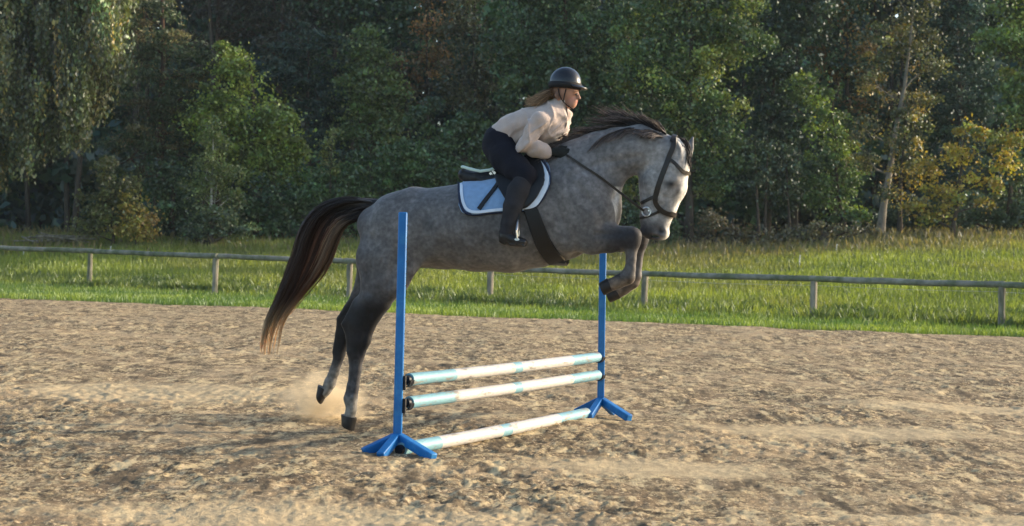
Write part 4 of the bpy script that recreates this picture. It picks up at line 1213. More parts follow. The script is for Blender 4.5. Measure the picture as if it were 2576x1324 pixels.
bridle = thing('bridle', Wp(1680, 400), 'dark leather bridle with noseband and reins on the horse head', 'bridle')
BB = np.array(bridle.location)
def bpart(name, fn, mat=leather_brown):
    m = MB(); fn(m); return m.build(name, mat, bridle, BB)
def _cheek(m):
    P, Nn = on_surface([(1697, 352), (1693, 372), (1684, 392), (1676, 415), (1664, 445), (1654, 475), (1648, 498)], 26, hbvh); ribbon(m, P, Nn, .036, .006, True)
bpart('cheek_strap', _cheek)
def _nose(m):
    P, Nn = on_surface([(1648, 496), (1650, 512), (1660, 527), (1676, 537), (1692, 541), (1699, 542)], 24, hbvh); ribbon(m, P, Nn, .034, .007, True)
    P, Nn = loop_round((1700, 542), (1662, 528), hbvh, 28, .005, -1.2, 1.2); ribbon(m, P, Nn, .030, .006)
bpart('noseband', _nose)
def _jaw(m):
    P, Nn = on_surface([(1648, 494), (1636, 500), (1622, 507), (1614, 511)], 14, hbvh); ribbon(m, P, Nn, .022, .006)
bpart('jaw_strap', _jaw)
def _brow(m):
    P, Nn = on_surface([(1683, 400), (1698, 412), (1714, 429), (1728, 438)], 18, hbvh); ribbon(m, P, Nn, .024, .006, True)
    P, Nn = loop_round((1737, 438), (1690, 425), hbvh, 24, .006, -1.0, 1.0); ribbon(m, P, Nn, .022, .006)
bpart('browband', _brow)
def _crown(m):
    P, Nn = loop_round((1700, 335), (1684, 400), hbvh, 30, .008, -1.3, 1.3); ribbon(m, P, Nn, .035, .006)
bpart('headpiece', _crown)
def _flash(m):
    P, Nn = on_surface([(1660, 531), (1640, 541), (1622, 547), (1612, 549)], 14, hbvh); ribbon(m, P, Nn, .018, .005, True)
bpart('flash_strap', _flash)
for w in (1, -1):
    m = MB(); c = np.array(Lp(1626, 533, w * 27 / S))
    m.tube(to_world(np.array([c + .030 * np.array([math.cos(a), 0, math.sin(a)]) for a in np.linspace(0, 2 * math.pi, 19)])), .0055, 7, cap=False)
    m.build('bit_ring', metal, bridle, BB)
m = MB(); m.tube([Wp(1632, 530, -27 / S), Wp(1634, 532, 0), Wp(1632, 530, 27 / S)], .007, 7); m.build('bit', metal, bridle, BB)
# reins: hand, along the neck, to the bit ring
for w in (1, -1):
    pts = [(1420, 388, 36), (1436, 397, 46), (1470, 420, 55), (1510, 446, 54), (1560, 485, 47), (1600, 516, 36), (1620, 531, 29)]
    P = np.array([Wp(x, y, w * q / S) for x, y, q in pts])
    for i, p in enumerate(P):                       # lie outside the neck
        h = hbvh.ray_cast(Vector(p + w * HN * .5), Vector(-w * HN))
        if h[0] is not None and 0 < i < 4:
            ww = (np.array(h[0]) - HO) @ HN * w
            cur = (p - HO) @ HN * w
            if cur < ww + .012: P[i] = p + w * HN * (ww + .012 - cur)
    PP = curve(P, np.linspace(0, 1, 30)); m = MB()
    ribbon(m, PP, np.tile(HN * w, (30, 1)), .017, .005); m.build('rein', leather_brown, bridle, BB)

def patch(top, bot, nc, nr_, off, bvh, both=True):
    """cloth or leather laid over the barrel: columns between two reference-unit curves"""
    tc_, bc = curve(top, np.linspace(0, 1, nc)), curve(bot, np.linspace(0, 1, nc))
    V = np.zeros((nc, nr_, 3))
    for i in range(nc):
        for j in range(nr_):
            q = tc_[i] + (bc[i] - tc_[i]) * j / (nr_ - 1)
            lp = Lp(q[0], q[1], .24); u, z = lp[0], lp[2]
            o = HO + HU * u + np.array([0, 0, z])
            h = bvh.ray_cast(Vector(o + HN * .8), Vector(-HN))
            if h[0] is not None:
                p = np.array(h[0]) + np.array(h[1]) * off
            else:
                p = o + HN * .05
            V[i, j] = p
    for _ in range(2):
        V[1:-1, 1:-1] = (V[1:-1, 1:-1] * 2 + V[:-2, 1:-1] + V[2:, 1:-1] + V[1:-1, :-2] + V[1:-1, 2:]) / 6
    i = np.arange(nc * nr_).reshape(nc, nr_)
    Q = np.stack([i[:-1, :-1], i[1:, :-1], i[1:, 1:], i[:-1, 1:]], -1).reshape(-1, 4)
    return V, Q

pad = thing('saddle_pad', Wp(1250, 500), 'pale blue saddle pad with white and navy edging under the saddle', 'saddle pad')
PB = np.array(pad.location)
pad_m = material('pad_cloth', (.20, .335, .53), .9, .08, 30, bump=.35, bscale=55, sheen=.3, bdist=.006)
ptop = [(1154, 452), (1190, 455), (1245, 448), (1300, 415), (1330, 385), (1352, 393), (1372, 414), (1384, 446)]
pbot = [(1160, 520), (1172, 538), (1200, 542), (1250, 536), (1300, 532), (1338, 527), (1366, 500), (1384, 460)]
V, Q = patch(ptop, pbot, 60, 26, .014, hbvh)
PVW, PQ = V.reshape(-1, 3), Q
VV = np.concatenate([PVW, mirror_w(PVW)]); QQ = np.concatenate([Q, Q[:, ::-1] + len(PVW)])
i = np.arange(60) * 26
bridge = np.stack([i[:-1], i[1:], i[1:] + len(PVW), i[:-1] + len(PVW)], -1)
o = link('cloth', mesh_np('cloth', VV - PB, np.concatenate([QQ, bridge]), smooth=True), pad_m, pad)
sm = o.modifiers.new('thick', 'SOLIDIFY'); sm.thickness = .010; sm.offset = 0
pbvh = BVHTree.FromPolygons([Vector(p) for p in np.concatenate([PVW, HW])], Q.tolist() + (HQ + len(PVW)).tolist())
outline = [(1155, 456), (1156, 490), (1161, 520), (1172, 536), (1195, 541), (1240, 536), (1290, 532), (1338, 527), (1364, 502), (1382, 466), (1383, 440), (1370, 412), (1350, 393), (1332, 386)]
navy = material('navy_piping', (.012, .020, .05), .7, .1, 20)
white_b = material('pale_binding', (.62, .70, .80), .8, .06, 20)
m = MB(); P, Nn = on_surface(outline, 110, pbvh, .010); m.tube(P, .0095, 7); m.tube(mirror_w(P), .0095, 7); m.build('piping', navy, pad, PB)
cx_, cy_ = 1265, 468
ins_ = [(x + (11 if x > 1340 else 6) * np.sign(cx_ - x) * min(1, abs(cx_ - x) / 60), y + (-6 if y > 505 else 4 if y < 420 else 0)) for x, y in outline]
m = MB(); P, Nn = on_surface(ins_, 110, pbvh, .009); ribbon(m, P, Nn, .021 + .026 * sstep(.52, .62, np.linspace(0, 1, len(P))), .004, True); m.build('binding', white_b, pad, PB)

saddle = thing('jumping_saddle', Wp(1260, 440), 'black jumping saddle with pale-edged cantle on the grey horse', 'saddle')
SB = np.array(saddle.location)
seat = [([st(1172, 441, 17, 46), st(1208, 447, 16, 50), st(1245, 440, 17, 42), st(1292, 424, 16, 28), st(1330, 400, 12, 20), st(1345, 391, 8, 15)], .02, .02)]
for w in (1, -1):
    seat += [([st(1176, 450, 13, 14, 34 * w), st(1215, 456, 13, 14, 38 * w), st(1250, 452, 13, 14, 40 * w)], .01, .02)]
sdf_object('seat', seat, .008, leather, saddle, SB, smooth=3)
V, Q = patch([(1240, 452), (1285, 430), (1322, 398), (1346, 401), (1362, 420), (1372, 444)], [(1256, 478), (1285, 516), (1322, 527), (1348, 506), (1364, 478), (1372, 456)], 40, 20, .034, hbvh)
FV = V.reshape(-1, 3)
for sd in (1, -1):
    vv = FV if sd == 1 else mirror_w(FV)
    o = link('flap', mesh_np('flap', vv - SB, Q if sd == 1 else Q[:, ::-1], smooth=True), leather, saddle)
    sm = o.modifiers.new('thick', 'SOLIDIFY'); sm.thickness = .012; sm.offset = 0
trim = material('mint_trim', (.55, .68, .60), .6, .06, 20)
m = MB()
rim = [Lp(x, y, w / S) for x, y, w in [(1252, 421, 43), (1232, 428, 47), (1208, 431, 49), (1184, 426, 47), (1165, 420, 40)]]
arc = [r for r in rim] + [np.array([rim[-1][0] - .012, q, rim[-1][2]]) for q in np.linspace(.09, -.09, 7)] + [np.array([r[0], -r[1], r[2]]) for r in rim[::-1]]
m.tube(to_world(np.array(arc)), .011, 8); m.build('cantle_trim', trim, saddle, SB)
m = MB()                                             # metal badge on the rear of the seat
c = np.array(Lp(1239, 437, 46 / S)); R_ = .022
for (dx, dz, s_) in [(-.6, 0, .55), (.6, .25, .55), (0, -.75, .5), (.05, .8, .4)]:
    q = c + np.array([dx * R_, 0, dz * R_])
    m.add(to_world(np.array([q + R_ * s_ * np.array([a, .10 * k, b]) for k in (0, 1) for a, b in ((-1, 0), (0, -1), (1, 0), (0, 1))])), [(0, 1, 2, 3), (4, 5, 6, 7), (0, 1, 5, 4), (1, 2, 6, 5), (2, 3, 7, 6), (3, 0, 4, 7)])
m.build('badge', metal, saddle, SB)
sbvh = pbvh
def _girth():
    m = MB()
    P, Nn = on_surface([(1326, 505), (1338, 535), (1350, 570), (1366, 610), (1384, 638), (1400, 655)], 36, hbvh, .008)
    ribbon(m, P, Nn, np.linspace(.085, .125, len(P)), .014, True)
    P2, N2 = [], []
    a, b = P[-1], mirror_w(P[-1])
    for t in np.linspace(0, 1, 13):
        q = a + (b - a) * t; h = hbvh.ray_cast(Vector(q + [0, 0, -.3]), Vector((0, 0, 1)))
        p = np.array(h[0]) + np.array([0, 0, -.008]) if h[0] is not None else q
        P2.append(p); N2.append(np.array([0, 0, -1.0]))
    ribbon(m, np.array(P2), np.array(N2), .125, .014)
    m.build('girth', leather, saddle, SB)
_girth()
m = MB(); P, Nn = on_surface([(1205, 528), (1222, 506), (1240, 484), (1256, 462)], 18, pbvh, .012); ribbon(m, P, Nn, .030, .007); m.build('strap', leather, saddle, SB)
# stirrups hang from leathers outside the flap
for w in (1, -1):
    m = MB(); W0 = .345
    pts = [Wp(1306, 470, w * .315), Wp(1305, 520, w * .335), Wp(1303, 552, w * W0)]
    ribbon(m, curve(np.array(pts), np.linspace(0, 1, 10)), np.tile(HN * w, (10, 1)), .026, .008); m.build('stirrup_leather', leather, saddle, SB)
    m = MB(); top_ = np.array(Lp(1303, 554, w * W0)); tl_ = .145
    arch = [top_ + np.array([.0, .0, 0])]
    aw = .055
    left = [top_ + np.array([dx, w * q, dz]) for dx, q, dz in [(.0, 0, 0), (-.004, -.03, -.022), (-.006, -aw, -.07), (-.004, -aw, -.13)]]
    right = [top_ + np.array([dx, w * q, dz]) for dx, q, dz in [(.0, 0, 0), (.004, .03, -.022), (.006, aw, -.07), (.008, aw, -.13)]]
    m.tube(to_world(np.array(left)), .008, 8); m.tube(to_world(np.array(right)), .008, 8)
    m.tube(to_world(np.array([left[-1], (left[-1] + right[-1]) / 2 + [.0, 0, -.004], right[-1]])), .017, 8, squash=.5)
    m.build('stirrup_iron', metal, saddle, SB)
# ================================================================== RIDER
RB = Wp(1290, 600, 0)
rider = thing('person', RB, 'rider in cream jumper, black helmet and navy breeches, leaning forward over the horse', 'person')

skin = material('skin', (.40, .215, .15), .55, .10, 12, bump=.05, bscale=80, spec=.35, attr=True)
knit = material('cream_fleece', (.46, .37, .325), .95, .10, 14, bump=.5, bscale=95, sheen=.35, bdist=.006)
navy_cloth = material('navy_breeches', (.0045, .005, .011), .85, .25, 9, bump=.35, bscale=24, sheen=.0, bdist=.02)
suede = material('grey_chaps', (.024, .024, .028), .9, .25, 16, bump=.3, bscale=60, sheen=.0)
boot_l = material('boot_leather', (.014, .013, .013), .4, .25, 20, spec=.4)
glove_m = material('black_glove', (.012, .014, .013), .8, .2, 30, bump=.3, bscale=80)
shell_m = material('helmet_shell', (.008, .009, .011), .26, .15, 12, spec=.45, coat=.25)
matte = material('helmet_band', (.012, .012, .013), .75, .15, 30)

def arm(w, dx=0, g=0.0):
    s_ = 1 if w > 0 else -1
    if s_ > 0:
        return [st(1356, 306, 20 + g, 18 + g, 57), st(1336, 334, 17 + g, 16 + g, 66), st(1321, 362, 14.5 + g, 14 + g, 68), st(1345, 373, 13.5 + g, 13 + g, 61), st(1370, 379, 11.5 + g, 11 + g, 52), st(1390, 382, 9.5 + g, 9.5 + g, 45)]
    return [st(1412, 292, 25 + g, 22 + g, -52), st(1408, 330, 19 + g, 18 + g, -62), st(1396, 358, 17 + g, 16 + g, -64), st(1412, 372, 14 + g, 14 + g, -56), st(1428, 382, 11 + g, 11 + g, -48), st(1440, 386, 9 + g, 9 + g, -42)]
def leg(w, g=0.0):
    s_ = 1 if w > 0 else -1
    return [st(1256, 372, 36 + g, 30 + g, 30 * s_), st(1272, 398, 35 + g, 29 + g, 52 * s_), st(1300, 424, 30 + g, 25 + g, 76 * s_), st(1322, 441, 24 + g, 21 + g, 90 * s_)]
def shin(w, g=0.0):
    s_ = 1 if w > 0 else -1
    return [st(1320, 446, 24 + g, 21 + g, 91 * s_), st(1304, 480, 24 + g, 21 + g, 104 * s_), st(1290, 520, 20 + g, 18 + g, 116 * s_), st(1278, 562, 14.5 + g, 13 + g, 122 * s_), st(1273, 586, 13.5 + g, 13 + g, 123 * s_)]
def foot(w, g=0.0):
    s_ = 1 if w > 0 else -1
    return [st(1271, 594, 13 + g, 12 + g, 123 * s_), st(1290, 603, 12 + g, 13 + g, 123 * s_), st(1308, 609, 10 + g, 14 + g, 124 * s_), st(1318, 610, 8 + g, 11 + g, 125 * s_)]
trunk = [st(1262, 354, 30, 38), st(1292, 334, 29, 37), st(1332, 315, 33, 42), st(1368, 302, 32, 46), st(1396, 283, 22, 32)]
neckc = [st(1398, 278, 19, 19), st(1412, 254, 16, 16)]
headc = [([st(1421, 222, 34, 30, 2)], 0, .02), ([st(1427, 240, 26, 24, 4), st(1434, 254, 17, 16, 6)], .01, .03), ([st(1444, 252, 9, 9, 8), st(1441, 263, 7.5, 9, 8)], .006, .015),
         ([st(1438, 262, 8.5, 11, 8)], 0, .02), ([st(1414, 253, 9, 20, 3), st(1436, 265, 7, 10, 6)], .01, .02),
         ([st(1452, 236, 4, 4, 10), st(1457.5, 247, 3.8, 4.2, 11)], .004, .010),                 # nose
         ([st(1447, 231, 5, 16, 8)], 0, .02), ([st(1447, 255, 4, 8, 8)], 0, .012), ([st(1446, 260, 4, 7, 8)], 0, .010),
         ([st(1402, 240, 8, 4, 27), st(1404, 248, 5, 4, 26)], .004, .006)]
flesh = [(trunk, .02, .05), (neckc, .01, .05)] + headc
for w in (1, -1):
    flesh += [(arm(w, g=-3.5), .01, .03), (leg(w, -3), .01, .05), (shin(w, -3), .01, .03), (foot(w, -4), .01, .02)]
cuts_f = [([st(1452, 258, 1.2, 7, 8), st(1454, 258, 1.2, 5, 8)], .002, .004), ([st(1451, 238, 3, 5, 20)], 0, .01), ([st(1454, 238, 3, 5, -4)], 0, .01)]
def skin_colour(W, V):
    p = pix(W); x, y = p[:, 0], p[:, 1]; C = np.tile(np.array([.40, .215, .15]), (len(x), 1))
    def blend(c, t): C[:] = C * (1 - t[:, None]) + np.array(c) * t[:, None]
    blend((.47, .20, .15), np.exp(-(((x - 1438) / 9) ** 2 + ((y - 249) / 7) ** 2)) * .6)
    blend((.33, .10, .085), np.exp(-(((x - 1452) / 5) ** 2 + ((y - 257) / 2.8) ** 2)))
    blend((.09, .05, .035), np.exp(-(((x - 1448) / 6) ** 2 + ((y - 231.5) / 1.6) ** 2)))
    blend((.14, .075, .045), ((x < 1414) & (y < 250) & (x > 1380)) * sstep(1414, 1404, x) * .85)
    return C
sdf_object('body', flesh, .0065, skin, rider, RB, cuts=cuts_f, smooth=2, colour=skin_colour)
eye_w = material('eye_white', (.6, .58, .55), .3, .05)
for w in (19, -2):
    c = to_world(Lp(1449.5 if w > 0 else 1452, 238, w / S)); m = MB(); V = []
    for a in range(7):
        for b in range(10):
            t_, p_ = math.pi * a / 6, 2 * math.pi * b / 10
            V.append(c + .0085 * np.array([math.sin(t_) * math.cos(p_), math.sin(t_) * math.sin(p_), math.cos(t_)]))
    m.add(V, [(a * 10 + b, a * 10 + (b + 1) % 10, a * 10 + 10 + (b + 1) % 10, a * 10 + 10 + b) for a in range(6) for b in range(10)]).build('eye', eye_m, rider, RB)

# jumper: trunk with loose hem, sleeves, stand collar
jt = [st(1262, 344, 32, 46), st(1292, 328, 40, 48), st(1332, 315, 43, 53), st(1370, 310, 43, 57), st(1395, 289, 29, 42)]
jump = [(jt, .02, .04), ([st(1262, 344, 33, 47), st(1280, 336, 38, 50)], .01, .02),
        ([st(1375, 335, 30, 46), st(1385, 310, 38, 50)], .02, .05),
        ([st(1395, 279, 23, 24), st(1409, 262, 19, 20)], .01, .03)]
for w in (1, -1):
    a = arm(w, g=3.5)
    jump.append((a[:4] + [a[4]], .012, .022))
    jump.append(([a[4], tuple(a[4][k] * .75 + a[5][k] * .25 for k in range(5))], .004, .012))
hem_a, hem_b = Lp(1233, 321, 0), Lp(1306, 378, 0)
cdir = np.array([hem_b[0] - hem_a[0], hem_b[2] - hem_a[2]]); cn = np.array([cdir[1], -cdir[0]]); cn /= np.linalg.norm(cn)
if cn @ np.array([1.0, .5]) < 0: cn = -cn
cuff = Lp(1369, 377, .15)
def jump_post(Fd, ax):
    U, Wc, Z = np.meshgrid(*ax, indexing='ij')
    side = (U - hem_a[0]) * cn[0] + (Z - hem_a[2]) * cn[1]
    body_zone = (U < Lp(1322, 370, 0)[0])
    Fd = np.where(body_zone, np.maximum(Fd, -(side + .012 * np.cos(Wc * 26))), Fd)
    return Fd
def folds(W, V):
    u, w, z = V[:, 0], V[:, 1], V[:, 2]
    a = u * .86 + z * .5; b = -u * .5 + z * .86
    f = 1 - np.abs(2 * vnoise(a * 17 + 2 * fbm(u * 5, z * 5, 405), b * 7 + w * 6, 401) - 1)
    g2 = 1 - np.abs(2 * vnoise(a * 8, b * 26 + w * 9, 402) - 1)
    p = pix(W); calm = 1 - .75 * sstep(1365, 1330, p[:, 0]) * sstep(312, 285, p[:, 1])
    return (.025 * (f ** 2 - .3) + .014 * (g2 ** 2 - .3)) * calm
sdf_object('jumper', jump, .0065, knit, rider, RB, smooth=2, disp=folds, post=jump_post)
# zip down the front of the jumper
m = MB(); zp = [(1424, 268, 14), (1428, 290, 16), (1424, 315, 18), (1414, 340, 18)]
m.tube([Wp(x, y, q / S) for x, y, q in zp], .006, 6); m.build('zip', material('zip_tape', (.20, .16, .13), .6), rider, RB)

br = [([st(1254, 350, 36, 47), st(1282, 340, 34, 45)], .02, .04)]
for w in (1, -1):
    br += [(leg(w, 2), .02, .06), ([leg(w, 2)[-1], st(1312, 470, 22, 20, 98 * w)], .01, .02)]
br += [([st(1250, 372, 30, 22, 20), st(1258, 392, 26, 20, 26)], .02, .05)]
sdf_object('breeches', br, .0075, navy_cloth, rider, RB, smooth=2, disp=lambda W, V: .008 * (fbm(V[:, 0] * 11 + V[:, 1] * 6, V[:, 2] * 11, 411, 2) - .5))
for w in (1, -1):
    ch = [(shin(w, 3.0)[1:], .01, .02)]
    ch[0][0].insert(0, st(1313, 462, 24, 22, 97 * w))
    sdf_object('half_chap', ch, .007, suede, rider, RB, smooth=2, disp=lambda W, V: .006 * (fbm(V[:, 0] * 14, V[:, 2] * 16, 421, 2) - .5))
    bt = [(foot(w, 1.0), .01, .02), ([st(1273, 578, 15.5, 15, 122 * w), st(1271, 596, 15, 14, 123 * w)], .01, .02), ([st(1262, 606, 7, 10, 123 * w), st(1270, 611, 6, 10, 123 * w)], .004, .006),
          ([st(1285, 615, 4, 12, 124 * w), st(1320, 618, 4, 13, 125 * w)], .003, .006)]
    sdf_object('boot', bt, .006, boot_l, rider, RB, smooth=2)
    # glove: palm, four curled fingers of different length and a thumb, closed on the rein
    s_ = w
    hx, hy, hw = (0, 0, 44) if w > 0 else (42, 3, 42)
    gl = [([st(1389 + hx, 382 + hy, 10, 9, hw * s_), st(1402 + hx, 384 + hy, 12, 8, (hw - 1) * s_), st(1416 + hx, 386 + hy, 12, 7, (hw - 2) * s_)], .006, .006)]
    for k, (fy, ln, r_) in enumerate([(376.5, 1.0, 4.0), (383.5, 1.08, 4.2), (390.5, 1.0, 4.0), (396.5, .82, 3.5)]):
        x0 = 1414 - (0, 0, 1, 3)[k]
        gl.append(([st(x0 + hx, fy + hy, r_ + .6, r_ + .6, (hw - 1) * s_), st(x0 + 15 * ln + hx, fy + 1 + hy, r_, r_, (hw - 3) * s_), st(x0 + 19 * ln + hx, fy + 2.5 + hy, r_, r_, (hw - 13) * s_), st(x0 + 9 * ln + hx, fy + 3 + hy, r_ * .85, r_ * .85, (hw - 19) * s_)], .002, .0025))
    gl.append(([st(1400 + hx, 378 + hy, 5.5, 5, (hw - 8) * s_), st(1412 + hx, 371 + hy, 4.8, 4.8, (hw - 12) * s_), st(1426 + hx, 372 + hy, 4.0, 4.2, (hw - 13) * s_)], .003, .003))
    sdf_object('glove', gl, .0034, glove_m, rider, RB, smooth=1)

# helmet: domed shell, peak, matte band, harness
def dome(name, c, rx, rz, rw, zcut, mat, grow=1.0, n1=18, n2=36, front=0.0):
    V, Fs = [], []
    cc = np.array(Lp(*c, 3 / S))
    for i in range(n1 + 1):
        a = (math.pi / 2) * (1 - i / n1) if False else math.pi / 2 - i / n1 * (math.pi / 2 + zcut)
        for j in range(n2):
            b = 2 * math.pi * j / n2
            r = math.cos(a)
            x = rx / S * r * math.cos(b); y = rw / S * r * math.sin(b); z = rz / S * math.sin(a)
            x, z = x * math.cos(.06) + z * math.sin(.06), z * math.cos(.06) - x * math.sin(.06)
            V.append(cc + np.array([x, y, z]))
    for i in range(n1):
        for j in range(n2):
            Fs.append((i * n2 + j, i * n2 + (j + 1) % n2, (i + 1) * n2 + (j + 1) % n2, (i + 1) * n2 + j))
    m = MB(); m.add(to_world(np.array(V)), Fs)
    o = m.build(name, mat, rider, RB, auto=60)
    s_ = o.modifiers.new('thick', 'SOLIDIFY'); s_.thickness = .012; s_.offset = -1
    return o
dome('helmet', (1422, 211), 40, 41, 36, .12, shell_m)
def band(z0, z1, rx, rw, name, mat):
    V, Fs, n = [], [], 40; cc = np.array(Lp(1422, 211, 3 / S))
    prof = [(z0, 1.0), ((z0 + z1) / 2, 1.035), (z1, 1.0)]
    for z, s_ in prof:
        for j in range(n):
            b = 2 * math.pi * j / n
            k = math.sqrt(max(0, 1 - (z / 44.0) ** 2))
            x, zz = rx / S * s_ * k * math.cos(b), -z / S
            V.append(cc + np.array([x * math.cos(.06) + zz * math.sin(.06), rw / S * s_ * k * math.sin(b), zz * math.cos(.06) - x * math.sin(.06)]))
    for i in range(2):
        for j in range(n): Fs.append((i * n + j, i * n + (j + 1) % n, i * n + n + (j + 1) % n, i * n + n + j))
    m = MB(); m.add(to_world(np.array(V)), Fs); o = m.build(name, mat, rider, RB, auto=60)
    s_ = o.modifiers.new('thick', 'SOLIDIFY'); s_.thickness = .006; s_.offset = -1
band(-2, 14, 41, 37, 'helmet_band', matte)
V, Fs = [], []
cc = np.array(Lp(1422, 211, 3 / S)); n = 20
for t_ in (0, .33, .66, 1.0):
    for j in range(n + 1):
        b = (j / n - .5) * 2.15
        ext = 17 * t_ * math.cos(b * .73) ** .7
        r1, r2 = 39 + ext, 35.5 + ext * .35
        x, y, z = r1 / S * math.cos(b), r2 / S * math.sin(b), (-6 - 7 * t_ ** 1.3 - 2 * (b / 1.07) ** 2 * -1) / S
        V.append(cc + np.array([x, y, z]))
for i in range(3):
    for j in range(n): Fs.append((i * (n + 1) + j, i * (n + 1) + j + 1, (i + 1) * (n + 1) + j + 1, (i + 1) * (n + 1) + j))
m = MB(); m.add(to_world(np.array(V)), Fs); o = m.build('helmet_peak', shell_m, rider, RB, auto=60)
s_ = o.modifiers.new('thick', 'SOLIDIFY'); s_.thickness = .007; s_.offset = 0
for w in (1, -1):
    m = MB()
    for pts in ([(1404, 222, 31), (1408, 240, 30), (1417, 256, 26), (1432, 269, 15), (1440, 273, 8)], [(1424, 224, 32), (1420, 240, 29), (1417, 256, 26)]):
        P = np.array([Wp(x, y, (3 + w * q) / S) for x, y, q in pts]); P = curve(P, np.linspace(0, 1, 14))
        m.tube(P, .0055, 6, squash=.7)
    m.build('chin_strap', matte, rider, RB)

# ponytail and hair under the helmet rim
NP_, KP = 520, 11
paths = np.zeros((NP_, KP, 3)); cols = np.zeros((NP_, KP, 3))
for i in range(NP_):
    e = np.array([1318 + abs(rng.normal(0, 12)), 257 + rng.normal(0, 7)]); ph = rng.uniform(0, 6.3); a0 = np.array([1393 + rng.normal(0, 4), 234 + rng.normal(0, 6)])
    ln = rng.uniform(.55, 1.05); w0, w1 = rng.normal(8, 8), rng.normal(16, 14); sp = rng.normal(0, 1)
    c1 = np.array([1372, 235]); c2 = np.array([1350, 262 + rng.normal(0, 5)])
    for k in range(KP):
        s_ = k / (KP - 1) * ln
        q = (1 - s_) ** 3 * a0 + 3 * (1 - s_) ** 2 * s_ * c1 + 3 * (1 - s_) * s_ ** 2 * c2 + s_ ** 3 * e + np.array([1.5 * sp, 4 * sp]) * math.sin(s_ * 3.0) + np.array([0, 2.5 * math.sin(7 * s_ + ph)]) * s_
        paths[i, k] = Lp(q[0], q[1], (w0 + (w1 - w0) * s_) / S)
    ss = np.linspace(0, 1, KP)[:, None]
    cols[i] = (np.array([.17, .092, .05]) * (1 - ss) + np.array([.50, .36, .22]) * ss) * math.exp(rng.normal(0, .3))
V, Q, C = strands(to_world(paths), cols, rng.uniform(.0018, .0032, NP_))
link('hair', mesh_np('hair', V - RB, Q, C, smooth=True), hair_material('brown_hair', .3), rider)

# ================================================================== JUMP
blue = material('blue_paint', (.007, .135, .40), .45, .18, 5, bump=.12, bscale=30, second=(.03, .20, .46), sfac=(.5, .66), sscale=9, spec=.4)
black_p = material('black_plastic', (.010, .011, .016), .5, .2, 20)
def standard(px, pb, top, legs, jn, label):
    b = ground(px, pb)
    t = thing('jump_standard', b, label, 'jump stand', 'blue stands of the jump')
    tp = at_y(top[0], top[1], b[1]); jt_ = at_y(jn[0], jn[1], b[1])
    ax_ = tp - jt_; foot_ = jt_ - ax_ / np.linalg.norm(ax_) * .03
    hw = .027
    m = MB(); c = [foot_, tp]
    V = [p + np.array([sx * hw, sy * hw, 0]) for p in c for sx, sy in ((-1, -1), (1, -1), (1, 1), (-1, 1))]
    m.add(V, [(0, 1, 2, 3), (4, 5, 6, 7), (0, 1, 5, 4), (1, 2, 6, 5), (2, 3, 7, 6), (3, 0, 4, 7)])
    m.build('post', blue, t, b, smooth=True, bevel=.008)
    m = MB(); upv = (tp - foot_) / np.linalg.norm(tp - foot_)
    for q in np.arange(.22, np.linalg.norm(tp - foot_) - .06, .075):
        for nx_, ny_ in ((1, 0),):
            nrm_ = np.array([nx_, ny_, 0.0]); sdv = np.array([-ny_, nx_, 0.0]); c0 = foot_ + upv * q + nrm_ * (hw - .002)
            V = [c0 + nrm_ * o_ + sdv * math.cos(a_) * .0055 + np.array([0, 0, 1]) * math.sin(a_) * .0055 for o_ in (0, .0035) for a_ in np.linspace(0, 2 * math.pi, 9)[:-1]]
            m.add(V, [tuple(range(8)), tuple(range(8, 16))] + [(j, (j + 1) % 8, 8 + (j + 1) % 8, 8 + j) for j in range(8)])
    tag(m.build('pin_holes', black_p, t, b, smooth=False), kind='stuff')
    for k, (x, y) in enumerate(legs):
        e = ground(x, y, .015); m = MB(); d = e - jt_; sd = np.cross(d, [0, 0, 1.0]); sd /= np.linalg.norm(sd); up = np.cross(sd, d); up /= np.linalg.norm(up)
        s0 = jt_ + d * .06
        V = [p + sd * a * .025 + up * q * .028 for p in (s0, e) for a, q in ((-1, -1), (1, -1), (1, 1), (-1, 1))]
        m.add(V, [(0, 1, 2, 3), (4, 5, 6, 7), (0, 1, 5, 4), (1, 2, 6, 5), (2, 3, 7, 6), (3, 0, 4, 7)])
        m.build('foot', blue, t, b, smooth=True, bevel=.006)
    return t, b, tp, jt_
nearS = standard(1001, 1142, (1014, 534), [(914, 1139), (957, 1150), (1091, 1153), (1052, 1128)], (1000, 1098), 'nearer blue jump stand in front of the horse hindquarters')
farS = standard(1511, 1045, (1519, 490), [(1448, 1037), (1482, 1050), (1584, 1053), (1544, 1038)], (1511, 1006), 'farther blue jump stand behind the horse forelegs')
pole_len = np.linalg.norm(farS[1] - nearS[1])
